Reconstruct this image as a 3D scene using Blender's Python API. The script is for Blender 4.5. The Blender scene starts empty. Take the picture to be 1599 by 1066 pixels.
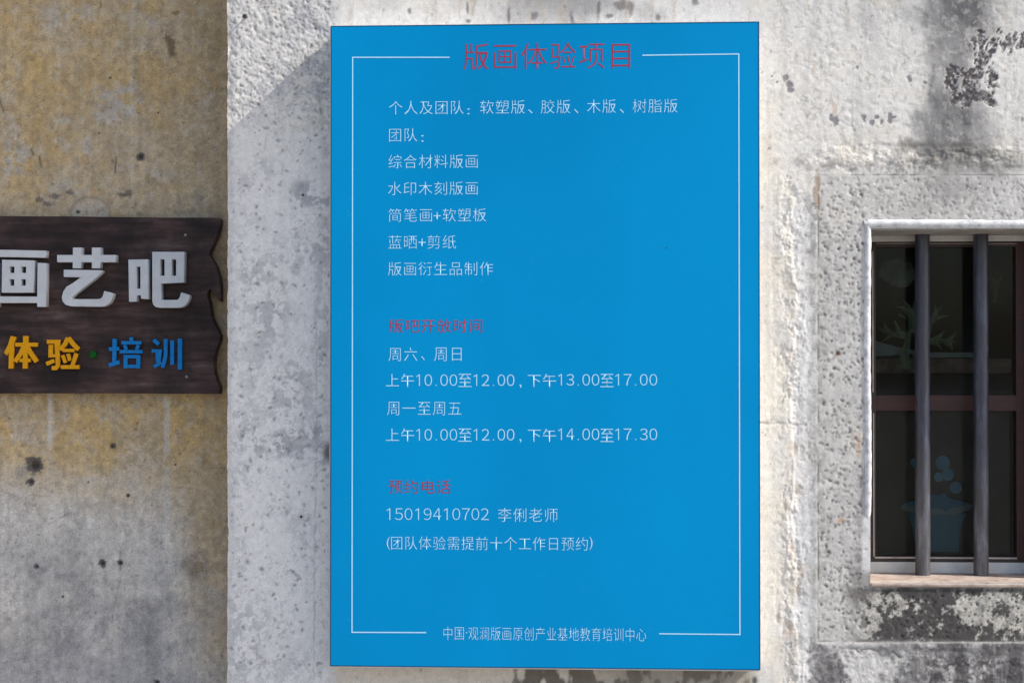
import bpy, bmesh, math, random
import numpy as np
from mathutils import Vector, Matrix

# ------------------------------------------------------------------ camera
F, CX, CY = 2221.0, 799.5, 533.0            # focal length and centre, in pixels of the 1599 px wide photograph
CAM = np.array([0.0827, -4.0503, 1.5187])
YAW, PITCH, ROLL = 0.04311, 0.01048, 0.0001
cy_, sy_ = math.cos(YAW), math.sin(YAW); cp, sp = math.cos(PITCH), math.sin(PITCH); cr, sr = math.cos(ROLL), math.sin(ROLL)
R = (np.array([[cy_, -sy_, 0], [sy_, cy_, 0], [0, 0, 1]]) @ np.array([[1, 0, 0], [0, cp, -sp], [0, sp, cp]])
     @ np.array([[cr, 0, sr], [0, 1, 0], [-sr, 0, cr]]))
scene = bpy.context.scene
COL = scene.collection
cam = bpy.data.cameras.new('camera'); camo = bpy.data.objects.new('camera', cam); COL.objects.link(camo)
cam.sensor_width = 36; cam.lens = F / 1599 * 36; cam.clip_end = 500; cam.clip_start = .05
right, fwd, up = R[:, 0], R[:, 1], R[:, 2]
M = Matrix(((right[0], up[0], -fwd[0], CAM[0]), (right[1], up[1], -fwd[1], CAM[1]), (right[2], up[2], -fwd[2], CAM[2]), (0, 0, 0, 1)))
camo.matrix_world = M
scene.camera = camo

# ------------------------------------------------------------------ light
SUN = Vector((4.4, -1.0, 4.05)).normalized()
world = bpy.data.worlds.new("World"); scene.world = world; world.use_nodes = True
nt = world.node_tree; nt.nodes.clear()
sky = nt.nodes.new('ShaderNodeTexSky'); sky.sky_type = 'NISHITA'; sky.sun_disc = False
sky.sun_elevation = math.asin(SUN.z); sky.sun_rotation = math.atan2(SUN.x, SUN.y)
sky.air_density = 1.0; sky.dust_density = 2.5; sky.ozone_density = 1.0
bg = nt.nodes.new('ShaderNodeBackground'); bg.inputs['Strength'].default_value = 0.15
wo = nt.nodes.new('ShaderNodeOutputWorld')
nt.links.new(sky.outputs[0], bg.inputs[0]); nt.links.new(bg.outputs[0], wo.inputs[0])
sl = bpy.data.lights.new('sun', 'SUN'); sl.energy = 4.5; sl.angle = math.radians(.5); sl.color = (1, .95, .87)
so = bpy.data.objects.new('sun', sl); COL.objects.link(so); so.location = (6, -4, 7)
so.rotation_euler = SUN.to_track_quat('Z', 'Y').to_euler()
scene.view_settings.view_transform = 'Standard'; scene.view_settings.look = 'None'
scene.view_settings.exposure = 0.62; scene.view_settings.gamma = 1.0; scene.view_settings.use_curve_mapping = False
scene.cycles.use_denoising = True
scene.cycles.max_bounces = 8; scene.cycles.transparent_max_bounces = 12

# ------------------------------------------------------------------ helpers
rng = np.random.default_rng(7); random.seed(7)
def P(px, py, y=0.0):
    """photograph pixel -> (x, z) on the plane at depth y"""
    d = R @ np.array([(px - CX) / F, 1.0, -(py - CY) / F])
    t = (y - CAM[1]) / d[1]
    return CAM[0] + t * d[0], CAM[2] + t * d[2]
def Pv(U, V, y=0.0):
    a = (U - CX) / F; b = -(V - CY) / F
    dx = R[0, 0] * a + R[0, 1] + R[0, 2] * b; dy = R[1, 0] * a + R[1, 1] + R[1, 2] * b; dz = R[2, 0] * a + R[2, 1] + R[2, 2] * b
    t = (y - CAM[1]) / dy
    return CAM[0] + t * dx, CAM[2] + t * dz
def lin(c):
    return tuple(((v / 255) / 12.92 if v / 255 <= .04045 else ((v / 255 + .055) / 1.055) ** 2.4) for v in c)

def link(name, me, mat=None, parent=None):
    o = bpy.data.objects.new(name, me); COL.objects.link(o)
    if mat is not None:
        me.materials.clear(); me.materials.append(mat)
    if parent is not None: o.parent = parent
    return o
def tag(o, label=None, cat=None, group=None, kind=None):
    if label: o['label'] = label
    if cat: o['category'] = cat
    if group: o['group'] = group
    if kind: o['kind'] = kind
    return o
def empty(name, loc):
    o = bpy.data.objects.new(name, None); COL.objects.link(o); o.location = loc; o.empty_display_size = .1
    return o
def bm_obj(name, bm, mat, parent=None, smooth=False):
    """mesh in world coordinates, re-based on its parent's location"""
    if parent is not None:
        off = Vector(parent.location)
        if parent.parent is not None: off += Vector(parent.parent.location)
        bmesh.ops.translate(bm, verts=bm.verts, vec=-off)
    me = bpy.data.meshes.new(name); bm.to_mesh(me); bm.free()
    if smooth:
        for p in me.polygons: p.use_smooth = True
    return link(name, me, mat, parent)
def add_box(bm, x0, x1, y0, y1, z0, z1, bevel=0):
    r = bmesh.ops.create_cube(bm, size=1)
    for v in r['verts']:
        v.co = Vector(((x0 + x1) / 2 + v.co.x * (x1 - x0), (y0 + y1) / 2 + v.co.y * (y1 - y0), (z0 + z1) / 2 + v.co.z * (z1 - z0)))
    if bevel:
        es = list({e for v in r['verts'] for e in v.link_edges})
        bmesh.ops.bevel(bm, geom=es, offset=bevel, segments=2, affect='EDGES', profile=.6)
def box(name, x0, x1, y0, y1, z0, z1, mat, parent=None, bevel=0):
    bm = bmesh.new(); add_box(bm, x0, x1, y0, y1, z0, z1, bevel)
    return bm_obj(name, bm, mat, parent)
def pxbox(name, u0, u1, v0, v1, y0, y1, mat, parent=None, bevel=0):
    """box whose front face (at depth y0) spans the given picture extent"""
    xa, za = P(u0, v1, y0); xb, zb = P(u1, v0, y0)
    return box(name, xa, xb, y0, y1, za, zb, mat, parent, bevel)

# numpy noise ---------------------------------------------------------------
def vnoise(x, y, seed):
    xi = np.floor(x).astype(np.int64); yi = np.floor(y).astype(np.int64)
    fx = x - xi; fy = y - yi
    fx = fx * fx * fx * (fx * (fx * 6 - 15) + 10); fy = fy * fy * fy * (fy * (fy * 6 - 15) + 10)
    def h(a, b):
        n = (a * 374761393 + b * 668265263 + seed * 1442695041) & 0xffffffff
        n = ((n ^ (n >> 13)) * 1274126177) & 0xffffffff
        return ((n ^ (n >> 16)) & 0xffff) / 65535.0
    a = h(xi, yi); b = h(xi + 1, yi); c = h(xi, yi + 1); d = h(xi + 1, yi + 1)
    return (a + (b - a) * fx) * (1 - fy) + (c + (d - c) * fx) * fy
def fbm(x, y, scale, seed, octv=4, gain=.5, sx=1, sy=1):
    """0..1 noise, scale in photo pixels"""
    s = 0; a = 1; t = 0; f = 1.0 / scale
    for o in range(octv):
        s = s + a * vnoise(x * f * sx + 17.3 * o, y * f * sy + 9.1 * o, seed + o * 13); t += a; a *= gain; f *= 2.03
    return s / t
def sstep(a, b, x):
    t = np.clip((x - a) / (b - a), 0, 1); return t * t * (3 - 2 * t)
def mix(c, col, m):
    return c * (1 - m[..., None]) + np.array(col)[None, None, :] * m[..., None]
class Sheet:
    """a plastered wall face: a dense grid with carved relief and weathering colour, coordinates in photo pixels"""
    def __init__(s, us, vs, y):
        s.us, s.vs, s.y = us, vs, y
        s.U, s.V = np.meshgrid(us, vs)
        s.wu = s.U + 14 * (fbm(s.U, s.V, 50, 91) - .5) + 5 * (fbm(s.U, s.V, 12, 92) - .5)
        s.wv = s.V + 14 * (fbm(s.U, s.V, 50, 93) - .5) + 5 * (fbm(s.U, s.V, 12, 94) - .5)
        s.H = np.zeros_like(s.U); s.C = np.zeros(s.U.shape + (3,))
    def blob(s, cx, cy, rx, ry, ang=0, soft=.35, warp=1.0, grain=0, gscale=8, seed=1):
        U = s.U + (s.wu - s.U) * warp; V = s.V + (s.wv - s.V) * warp
        a = math.radians(ang); dx = U - cx; dy = V - cy
        p = (dx * math.cos(a) + dy * math.sin(a)) / rx; q = (-dx * math.sin(a) + dy * math.cos(a)) / ry
        d = np.sqrt(p * p + q * q)
        if grain: d = d + grain * (fbm(s.U, s.V, gscale, seed, 3) - .5) * 2
        return 1 - sstep(1 - soft, 1 + soft, d)
    def win(s, cx, cy, r):
        i0, i1 = np.searchsorted(s.vs, [cy - r, cy + r]); j0, j1 = np.searchsorted(s.us, [cx - r, cx + r])
        return slice(i0, i1), slice(j0, j1)
    def pit(s, cx, cy, r, depth, dark=0.0, col=(.1, .09, .08), stretch=1.0, ang=0):
        w = s.win(cx, cy, r * 3 * max(1, stretch)); dx = s.U[w] - cx; dy = s.V[w] - cy
        if dx.size == 0: return
        a = math.radians(ang); p = (dx * math.cos(a) + dy * math.sin(a)) / stretch; q = -dx * math.sin(a) + dy * math.cos(a)
        g = np.exp(-(p * p + q * q) / (r * r)); s.H[w] -= depth * g
        if dark:
            m = np.clip(g * dark * 1.5, 0, dark); s.C[w] = s.C[w] * (1 - m[..., None]) + np.array(col) * m[..., None]
    def line(s, pts, width, dark, col=(.12, .11, .1), depth=0.0, wob=3, seed=3):
        """crack or groove through a list of pixel points"""
        for (x0, y0), (x1, y1) in zip(pts[:-1], pts[1:]):
            L = math.hypot(x1 - x0, y1 - y0); r = L / 2 + 12
            w = s.win((x0 + x1) / 2, (y0 + y1) / 2, r)
            U = s.U[w]; V = s.V[w]
            if U.size == 0: continue
            n = wob * (vnoise(U / 9, V / 9, seed) - .5) * 2
            tx, ty = (x1 - x0) / L, (y1 - y0) / L
            t = (U - x0) * tx + (V - y0) * ty; d = np.abs(-(U - x0) * ty + (V - y0) * tx + n)
            m = np.exp(-(d / width) ** 2) * ((t >= -1) & (t <= L + 1)) * (.35 + .65 * sstep(.3, .6, vnoise(U / 14, V / 14, seed + 5)))
            s.H[w] -= depth * m; mm = np.clip(m * dark, 0, 1)
            s.C[w] = s.C[w] * (1 - mm[..., None]) + np.array(col) * mm[..., None]
    def mesh(s, name, mask, mat, parent, xjit=None):
        X, Z = Pv(s.U, s.V, s.y)
        if xjit is not None: X = X + xjit
        off = Vector(parent.location)
        co = np.stack([X - off.x, s.y - s.H - off.y, Z - off.z], -1).reshape(-1, 3)
        ny, nx = s.U.shape
        idx = np.arange(ny * nx).reshape(ny, nx)
        q = np.stack([idx[1:, :-1], idx[1:, 1:], idx[:-1, 1:], idx[:-1, :-1]], -1)[mask].reshape(-1, 4)
        used = np.zeros(ny * nx, bool); used[q.ravel()] = True
        remap = np.cumsum(used) - 1
        q = remap[q]; co = co[used]; c = s.C.reshape(-1, 3)[used]
        me = bpy.data.meshes.new(name)
        me.vertices.add(len(co)); me.vertices.foreach_set('co', co.ravel().astype(np.float32))
        me.loops.add(q.size); me.loops.foreach_set('vertex_index', q.ravel().astype(np.int32))
        me.polygons.add(len(q)); me.polygons.foreach_set('loop_start', np.arange(0, q.size, 4, dtype=np.int32))
        me.polygons.foreach_set('loop_total', np.full(len(q), 4, np.int32))
        me.polygons.foreach_set('use_smooth', np.ones(len(q), bool))
        me.update(calc_edges=True)
        at = me.color_attributes.new('weathering', 'FLOAT_COLOR', 'POINT')
        at.data.foreach_set('color', np.concatenate([np.clip(c, .01, .9), np.ones((len(c), 1))], 1).ravel().astype(np.float32))
        return link(name, me, mat, parent)
    def centres(s):
        return (s.U[1:, 1:] + s.U[:-1, :-1]) / 2, (s.V[1:, 1:] + s.V[:-1, :-1]) / 2

# materials -----------------------------------------------------------------
def new_mat(name):
    m = bpy.data.materials.new(name); m.use_nodes = True; n = m.node_tree
    b = n.nodes['Principled BSDF']; return m, n, b
def noise_node(n, scale, detail=4, rough=.55, stretch=None):
    tc = n.nodes.new('ShaderNodeNewGeometry'); nz = n.nodes.new('ShaderNodeTexNoise')
    nz.inputs['Scale'].default_value = scale; nz.inputs['Detail'].default_value = detail; nz.inputs['Roughness'].default_value = rough
    src = tc.outputs['Position']
    if stretch:
        mp = n.nodes.new('ShaderNodeMapping'); mp.inputs['Scale'].default_value = stretch; n.links.new(src, mp.inputs[0]); src = mp.outputs[0]
    n.links.new(src, nz.inputs['Vector']); return nz.outputs['Fac']
def ramp(n, fac, stops):
    r = n.nodes.new('ShaderNodeValToRGB'); n.links.new(fac, r.inputs[0])
    while len(r.color_ramp.elements) < len(stops): r.color_ramp.elements.new(.5)
    for e, (p, c) in zip(r.color_ramp.elements, stops): e.position = p; e.color = (*c, 1) if len(c) == 3 else c
    return r.outputs[0]
def mul(n, a, b, f=1.0, mode='MULTIPLY'):
    x = n.nodes.new('ShaderNodeMix'); x.data_type = 'RGBA'; x.blend_type = mode; x.inputs[0].default_value = f
    for s, i in ((a, 6), (b, 7)):
        if isinstance(s, tuple): x.inputs[i].default_value = (*s, 1)
        else: n.links.new(s, x.inputs[i])
    return x.outputs[2]
def bump(n, b, fac, dist, strength=1.0):
    u = n.nodes.new('ShaderNodeBump'); u.inputs['Distance'].default_value = dist; u.inputs['Strength'].default_value = strength
    n.links.new(fac, u.inputs['Height']); n.links.new(u.outputs[0], b.inputs['Normal'])
def plaster(name, bdist, lo_=.70, hi_=1.18):
    m, n, b = new_mat(name)
    a = n.nodes.new('ShaderNodeAttribute'); a.attribute_name = 'weathering'
    f = noise_node(n, 260, 6, .7); g = ramp(n, f, [(.25, (lo_,) * 3), (.75, (hi_,) * 3)])
    f2 = noise_node(n, 55, 5, .6); g2 = ramp(n, f2, [(.3, (.86,) * 3), (.7, (1.08,) * 3)])
    n.links.new(mul(n, mul(n, a.outputs['Color'], g), g2), b.inputs['Base Color'])
    b.inputs['Roughness'].default_value = .92; b.inputs['Specular IOR Level'].default_value = .2
    bump(n, b, noise_node(n, 330, 5, .65), bdist)
    return m
def simple(name, col, rough=.6, var=.15, nscale=60, metal=0, spec=.5, bd=0, stretch=None):
    m, n, b = new_mat(name)
    f = noise_node(n, nscale, 5, .6, stretch)
    lo = tuple(v * (1 - var) for v in col); hi = tuple(min(1, v * (1 + var)) for v in col)
    n.links.new(ramp(n, f, [(.3, lo), (.7, hi)]), b.inputs['Base Color'])
    b.inputs['Roughness'].default_value = rough; b.inputs['Metallic'].default_value = metal; b.inputs['Specular IOR Level'].default_value = spec
    if bd: bump(n, b, f, bd)
    return m
MAT = {}
MAT['plaster'] = plaster('weathered_white_plaster', .00035)
MAT['ochre'] = plaster('ochre_stained_plaster', .0007, .52, 1.32)
MAT['edge'] = simple('plaster_edge', (.55, .53, .5), .9, .2, 40)

# ------------------------------------------------------------------ ground and sky side
ground = box('ground', -60, 60, -60, 60, -.2, 0, simple('concrete_paving', (.24, .22, .20), .9, .12, 3))
tag(ground, kind='structure')

# ================================================================== WHITE WALL
OCH_Y = .27
x_edge = P(355, 533)[0]
WX1 = P(2700, 533)[0]
wall = empty('plaster_wall', ((x_edge + WX1) / 2, 0, 0))
tag(wall, 'weathered white plaster wall with grey soot stains, peeling spots and a barred window', 'wall')
us = np.concatenate([np.arange(355, 1620, 1.55), np.arange(1625, 2700, 12)])
vs = np.concatenate([np.arange(-900, -10, 20), np.arange(-10, 1082, 1.55), np.arange(1085, 1386, 12)])
OU0, OU1, OV0, OV1 = 1359.0, 1897.0, 357.0, 909.0        # window opening
for arr, vals in ((us, (OU0, OU1, 1277.0, 517.0)), (vs, (OV0, OV1, 274.0, 1001.0))):
    for t in vals: arr[np.argmin(abs(arr - t))] = t
W = Sheet(us, vs, 0.0)
U, V = W.U, W.V
def nz(scale, seed, o=4, **k): return fbm(U, V, scale, seed, o, **k)
# base colour: off-white lime wash, slightly cream and grey by turns
n1 = nz(220, 11); n2 = nz(60, 12); n3 = nz(14, 13)
W.C[:] = np.array((.72, .70, .665))
W.C = mix(W.C, (.60, .595, .59), sstep(.42, .72, n1) * .55)
W.C = mix(W.C, (.64, .58, .47), sstep(.55, .8, n2) * .35)
W.C = mix(W.C, (.50, .49, .48), sstep(.6, .78, n3) * .25)
# cream halo strip right of the notice board
cs = (1 - sstep(1195, 1255, W.wu)) * sstep(1150, 1186, U)
W.C = mix(W.C, (.76, .71, .60), cs * .5 * sstep(.35, .6, nz(90, 15)))
# base relief
W.H += .0012 * (nz(150, 21) - .5) + .0003 * (nz(22, 22, 5, gain=.65) - .5) + .00022 * (nz(5, 23, 2) - .5)
# fine vertical rain runs
runs = fbm(U, V, 22, 31, 3, sx=1, sy=.09)
W.C = mix(W.C, (.43, .42, .41), sstep(.6, .8, runs) * .30)

def flaky(scale, seed, **k):
    a_ = nz(scale, seed, 6, gain=.68, **k); b_ = nz(scale * .6, seed + 50, 5, gain=.7, **k)
    return sstep(.50, .525, a_) + .6 * sstep(.54, .565, b_) + .4 * sstep(.60, .62, a_)
def hair(n, x0, x1, y0, y1, amin, amax, lmin, lmax, dark, col=(.24, .22, .2), depth=.0003):
    for i in range(n):
        x = rng.uniform(x0, x1); y = rng.uniform(y0, y1); a = math.radians(rng.uniform(amin, amax)); l = rng.uniform(lmin, lmax)
        W_.line([(x, y), (x + l * math.cos(a), y + l * math.sin(a))], rng.uniform(.6, 1.3), rng.uniform(.3, 1) * dark, col, depth * rng.uniform(.2, 1), rng.uniform(.5, 4), int(rng.integers(1, 99)))
W_ = W
# ---- left pier (355..517)
pier = 1 - sstep(512, 522, U)
rough = pier * (1 - sstep(150, 330, V - (517 - U) * .2))
W.H += rough * (.0007 * (nz(13, 41, 3) - .5) + .0007 * (nz(4, 42, 3) - .5)) * (.4 + 1.2 * nz(45, 48))
W.C = mix(W.C, (.50, .49, .50), rough * sstep(.55, .7, nz(24, 43)) * .3)
W.H -= .0006 * rough * flaky(16, 141)
for i in range(700):
    W.pit(rng.uniform(358, 520), rng.uniform(0, 205), rng.uniform(1.0, 1.9), rng.uniform(.0003, .0013), .3, (.3, .29, .28), rng.uniform(1, 2.6), rng.uniform(20, 80))
W.C = mix(W.C, (.79, .78, .775), pier * sstep(120, 380, V) * .7)
W.C = mix(W.C, (.44, .44, .45), pier * sstep(.60, .66, nz(5, 151, 4, gain=.7)) * .45 * sstep(.4, .6, nz(60, 152)))
pn = nz(15, 44, 6, gain=.70)
for cx, cy, rx, ry, ang, k in [(405, 470, 40, 55, -30, .5), (450, 405, 62, 34, -20, .45), (420, 500, 26, 60, 20, .45), (385, 560, 26, 70, 0, .35),
                               (435, 625, 55, 40, -35, .5), (470, 600, 30, 60, 0, .45), (400, 690, 55, 16, 5, .75), (465, 678, 50, 16, -14, .85),
                               (485, 705, 46, 18, 10, .8), (440, 700, 26, 16, 0, .7), (470, 812, 34, 26, 20, .35), (372, 800, 14, 130, 0, .4),
                               (380, 1000, 34, 70, 0, .6), (425, 1050, 70, 40, 0, .4), (475, 130, 34, 40, 30, .7), (440, 120, 60, 30, -42, .5),
                               (505, 450, 14, 200, 0, .5), (490, 305, 30, 18, 30, .9), (400, 265, 22, 30, 0, .4), (505, 160, 18, 60, 0, .5),
                               (478, 25, 30, 40, 60, .75), (505, 45, 22, 16, 0, .7), (395, 150, 24, 22, 0, .7), (380, 330, 30, 60, 0, .3)]:
    m = W.blob(cx, cy, rx, ry, ang, soft=.5, warp=1.6, grain=.5, gscale=26, seed=45) * sstep(.53, .60, pn + .045 + .05 * k)
    W.C = mix(W.C, (.43, .43, .445), m * min(1, k * 1.1)); W.H -= .0005 * m
for i in range(260):
    W.pit(rng.uniform(358, 518), rng.uniform(0, 190), rng.uniform(.9, 1.6), .0008, rng.uniform(.3, .7), (.22, .21, .21), rng.uniform(1, 2.4), rng.uniform(0, 90))
for i in range(520):
    W.pit(rng.uniform(358, 515), rng.uniform(0, 1066), rng.uniform(.9, 2.2), rng.uniform(.0003, .0012), rng.uniform(.2, .75), (.2, .19, .19), rng.uniform(1, 2), rng.uniform(0, 180))
W.line([(493, 480), (494, 700), (491, 880), (490, 1066)], 1.0, .55, (.3, .29, .29), .0003, 1.5)
W.line([(355, 690), (420, 700), (515, 688)], 1.2, .25, (.3, .3, .3), .0002, 4)
W.line([(395, 1015), (420, 1035)], 1.6, .6, (.2, .19, .19), .0008, 2)
W.line([(405, 980), (400, 1030)], 1.3, .5, (.22, .21, .2), .0005, 2)
W.line([(430, 760), (448, 770), (455, 785)], 1.3, .45, (.3, .3, .3), .0003, 2)
W.line([(452, 890), (468, 900)], 1.5, .6, (.2, .2, .18), .0004, 2)
# chalky eroded arris at the pier's left edge
arr = np.exp(-((U - 355) / (5 + 5 * nz(40, 47))) ** 2)
W.H -= .006 * arr * nz(16, 48); W.C = mix(W.C, (.58, .55, .5), arr * .5)
W.pit(513, 705, 8, .001, .85, (.13, .12, .12), 1.5, 90)

# ---- above the board
ab = (1 - sstep(40, 70, V)) * sstep(520, 560, U)
for cx, cy, rx, ry, k in [(880, 0, 70, 34, .65), (850, -60, 120, 80, .6), (930, 8, 40, 18, .4), (800, 25, 14, 30, .35), (1015, 22, 20, 14, .4), (600, 5, 30, 10, .2)]:
    W.C = mix(W.C, (.26, .26, .27), W.blob(cx, cy, rx, ry, 0, soft=.7, warp=1.5, grain=.25, gscale=30) * k)
for cx, cy, rx, ry, a in [(833, 26, 5, 7, 20), (893, 28, 3, 9, -10), (794, 24, 2.5, 14, 0), (935, 15, 2.5, 14, 5), (971, 8, 12, 8, 0), (985, 14, 5, 10, 0), (952, 26, 6, 3, 0),
                          (1027, 27, 4, 6, 0), (731, 33, 4, 3, 0), (1085, 2, 5, 8, 0), (640, 18, 3, 5, 0), (730, 12, 2, 9, 0)]:
    W.C = mix(W.C, (.16, .15, .15), W.blob(cx, cy, rx, ry, a, soft=.5, warp=.25, grain=.5, gscale=6) * .8)
st = sstep(.62, .75, fbm(U, V, 9, 52, 3, sy=.12)) * ab
W.C = mix(W.C, (.46, .38, .29), st * .35)

# ---- upper right: soot stain running down to the window head
# the stain
def soot(cx, cy, rx, ry, k, ang=0):
    W.C[:] = mix(W.C, (.11, .11, .118), W.blob(cx, cy, rx, ry, ang, soft=.62, warp=1.4, grain=.42, gscale=26, seed=61) * min(.92, k * 1.2) * (.45 + .9 * fbm(U, V, 20, 62, 6, gain=.7, sx=1.3, sy=.5)))
soot(1492, -10, 46, 70, .78); soot(1485, 60, 30, 90, .45); soot(1500, 10, 80, 40, .3)
soot(1478, 195, 40, 62, .62); soot(1460, 215, 26, 46, .4); soot(1520, 210, 38, 40, .5); soot(1495, 140, 36, 80, .25)
soot(1540, 20, 18, 40, .25); soot(1345, 15, 12, 40, .15)
W.line([(1460, 100), (1450, 150)], 3, .55, (.15, .15, .15), 0, 2)
# peeled patches showing dark aggregate
agg = nz(5, 64, 3, gain=.7)
pm = np.zeros_like(U)
for cx, cy, rx, ry, ang in [(1505, 135, 24, 26, 20), (1525, 148, 30, 12, 25), (1490, 124, 14, 18, 0), (1542, 118, 20, 11, 48), (1518, 112, 22, 8, -20), (1530, 102, 12, 8, 20), (1545, 160, 13, 6, 15), (1552, 146, 3, 3, 0),
                            (1518, 70, 7, 11, 20), (1535, 72, 11, 18, -10), (1530, 85, 8, 6, 0), (1552, 72, 7, 24, 20), (1570, 62, 9, 14, -10), (1574, 78, 8, 8, 0), (1587, 62, 11, 13, 0), (1600, 60, 5, 12, 0), (1540, 96, 4, 5, 0), (1550, 100, 3, 4, 0)]:
    pm = np.maximum(pm, W.blob(cx, cy, rx * 1.05, ry * 1.05, ang, soft=.12, warp=.5, grain=.75, gscale=8, seed=65))
rot1 = (U * .5 - V * .86); rot2 = (U * .86 + V * .5)
pm = pm * (1 - sstep(.60, .66, fbm(rot2, rot1, 8, 155, 4, gain=.6, sx=1, sy=.35)))
W.C = mix(W.C, (.10, .09, .095), pm * .96); W.C = mix(W.C, (.50, .47, .46), pm * sstep(.58, .68, agg) * .85)
W.H -= pm * .0015; W.H += pm * .005 * (agg - .5)
sm = np.zeros_like(U)
for cx, cy, rx, ry, ang in [(1227, 120, 5, 5, 0), (1231, 130, 5, 7, -20), (1234, 140, 6, 5, 0), (1213, 128, 2, 2, 0), (1303, 186, 6, 8, -20), (1299, 180, 4, 3, 0), (1347, 184, 5, 5, 0), (1361, 193, 4, 6, 0), (1369, 183, 5, 3, 0), (1377, 192, 2.5, 3, 0),
                            (1391, 184, 4, 8, 0), (1395, 185, 5, 3, 0), (1422, 122, 4, 6, 0), (1445, 129, 3, 3, 0), (1338, 104, 3, 3, 0), (1204, 119, 2, 2, 0)]:
    sm = np.maximum(sm, W.blob(cx, cy, rx, ry, ang, soft=.2, warp=.5, grain=.75, gscale=6, seed=67))
W.C = mix(W.C, (.24, .235, .25), sm * .95); W.H -= sm * .0008
W.C = mix(W.C, (.50, .36, .25), W.blob(1304, 166, 5, 12, -10, grain=.6, gscale=7) * .55)
W.C = mix(W.C, (.50, .36, .25), W.blob(1268, 105, 2, 10, 0, grain=.3) * .6)
# hair cracks and scratches
W.line([(1419, 80), (1418, 130)], 1.0, .4, depth=.0003); W.line([(1489, 140), (1488, 170)], 1, .4)
W.line([(1557, 160), (1558, 225)], 1.2, .5, (.35, .3, .25)); W.line([(1480, 200), (1515, 195)], 1.2, .5, depth=.0004)
W.line([(1505, 222), (1540, 212)], 1.2, .5, depth=.0004)

# ---- window surround: pitted cement band with a scored outline
su = sstep(1274, 1280, U); sur = su * sstep(271, 277, V) * (1 - sstep(998, 1004, V))
W.C = mix(W.C, (.50, .49, .475), sur * (.55 + .35 * sstep(.35, .65, nz(70, 71))))
W.C = mix(W.C, (.60, .58, .55), sur * sstep(.55, .75, nz(30, 72)) * .4)
W.C = mix(W.C, (.27, .26, .25), sur * sstep(.54, .64, nz(9, 171, 5, gain=.72)) * .38)
W.H += sur * .0009 * (nz(30, 73) - .5)
# groove outline
g = np.exp(-((U - 1277 - 1.2 * (nz(30, 74) - .5)) / 1.3) ** 2) * sstep(258, 264, V) * (1 - sstep(1000, 1003, V))
g2 = np.exp(-((V - 274 - 1.2 * (nz(30, 75) - .5)) / 1.3) ** 2) * sstep(1276, 1279, U)
g3 = np.exp(-((V - 1001 - 2 * (nz(30, 76) - .5)) / 1.4) ** 2) * sstep(1276, 1279, U)
gr = np.maximum(np.maximum(g, g2 * .8), g3) * (.15 + .85 * sstep(.35, .6, nz(24, 77)))
W.H -= gr * .0011; W.C = mix(W.C, (.22, .20, .18), gr * .6)
W.C = mix(W.C, (.36, .25, .14), W.blob(1275, 300, 5, 34, 0, grain=.8, gscale=8, warp=.4) * .7)
# crust of rough mortar above and left of the band
rid = W.V - 246 - 10 * (nz(60, 78) - .5)
cr_ = np.exp(-(rid / 17) ** 2) * sstep(1240, 1290, W.wu)
W.H += cr_ * (.0042 * nz(15, 79, 5, gain=.68, sx=.8) - .0018 * flaky(24, 143, sx=.6) + .0012); W.C = mix(W.C, (.66, .60, .52), cr_ * .45 * sstep(.4, .6, nz(12, 80)))
W.H -= .0015 * np.exp(-((W.V - 228 - 8 * (nz(50, 81) - .5)) / 3) ** 2) * sstep(1290, 1310, U) * nz(14, 82)
lc = 1236 + 22 * (nz(130, 83, 2) - .5)
crl = np.exp(-((U - lc) / 24) ** 2) * sstep(255, 300, V)
W.H += crl * (.0040 * nz(15, 84, 5, gain=.68, sy=.7) - .0018 * flaky(26, 144, sy=.6))
step_ = sstep(-3, 3, U - (lc + 4 + 14 * (nz(36, 85, 3) - .5))) * (1 - sstep(1262, 1277, U)) * sstep(290, 330, V)
W.H -= step_ * .0022
W.C = mix(W.C, (.66, .665, .68), step_ * .5); W.C = mix(W.C, (.70, .64, .54), crl * (1 - step_) * .4 * sstep(.4, .6, nz(16, 86)))
for (x, y, r) in [(1244, 765, 5), (1240, 700, 6), (1250, 890, 6), (1245, 920, 5), (1237, 860, 5), (1232, 985, 7), (1215, 965, 4), (1225, 790, 4)]:
    W.pit(x, y, r, .0016, .45, (.42, .30, .22), 1.8, 80)
W.line([(1186, 661), (1218, 660), (1258, 663)], 1.4, .7, (.25, .22, .2), .0009, 2)
W.line([(1258, 663), (1262, 700)], 2.0, .45, (.3, .3, .3), .001, 2)
right = sstep(1190, 1230, W.wu)
W.H -= .0005 * right * (1 - sur) * sstep(.60, .65, nz(9, 145, 4, gain=.6)); W.H += .0003 * right * (nz(5, 146, 2) - .5)
W.C = mix(W.C, (.52, .50, .46), right * (1 - sur) * sstep(.60, .66, nz(9, 145, 4, gain=.6)) * .35)
# grey weathering round the outline of the band
for a in [(1277, 600, 11, 420, .35), (1400, 262, 200, 9, .45), (1262, 330, 12, 60, .3), (1250, 1000, 30, 10, .3)]:
    W.C = mix(W.C, (.26, .25, .24), W.blob(a[0], a[1], a[2], a[3], 0, soft=.6, warp=1.6, grain=.7, gscale=12, seed=88) * min(1, a[4] * 1.5) * sstep(.43, .58, nz(12, 154, 6, gain=.72)))
# soot on the crust and the top of the band
for a in [(1480, 238, 70, 16, .75), (1430, 226, 24, 8, .5), (1560, 245, 60, 16, .45), (1500, 262, 90, 14, .4), (1480, 292, 40, 22, .35), (1450, 315, 80, 26, .2)]:
    W.C = mix(W.C, (.13, .125, .12), W.blob(a[0], a[1], a[2], a[3], 0, soft=.6, warp=1.3, grain=.5, gscale=12, seed=87) * a[4])
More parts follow.
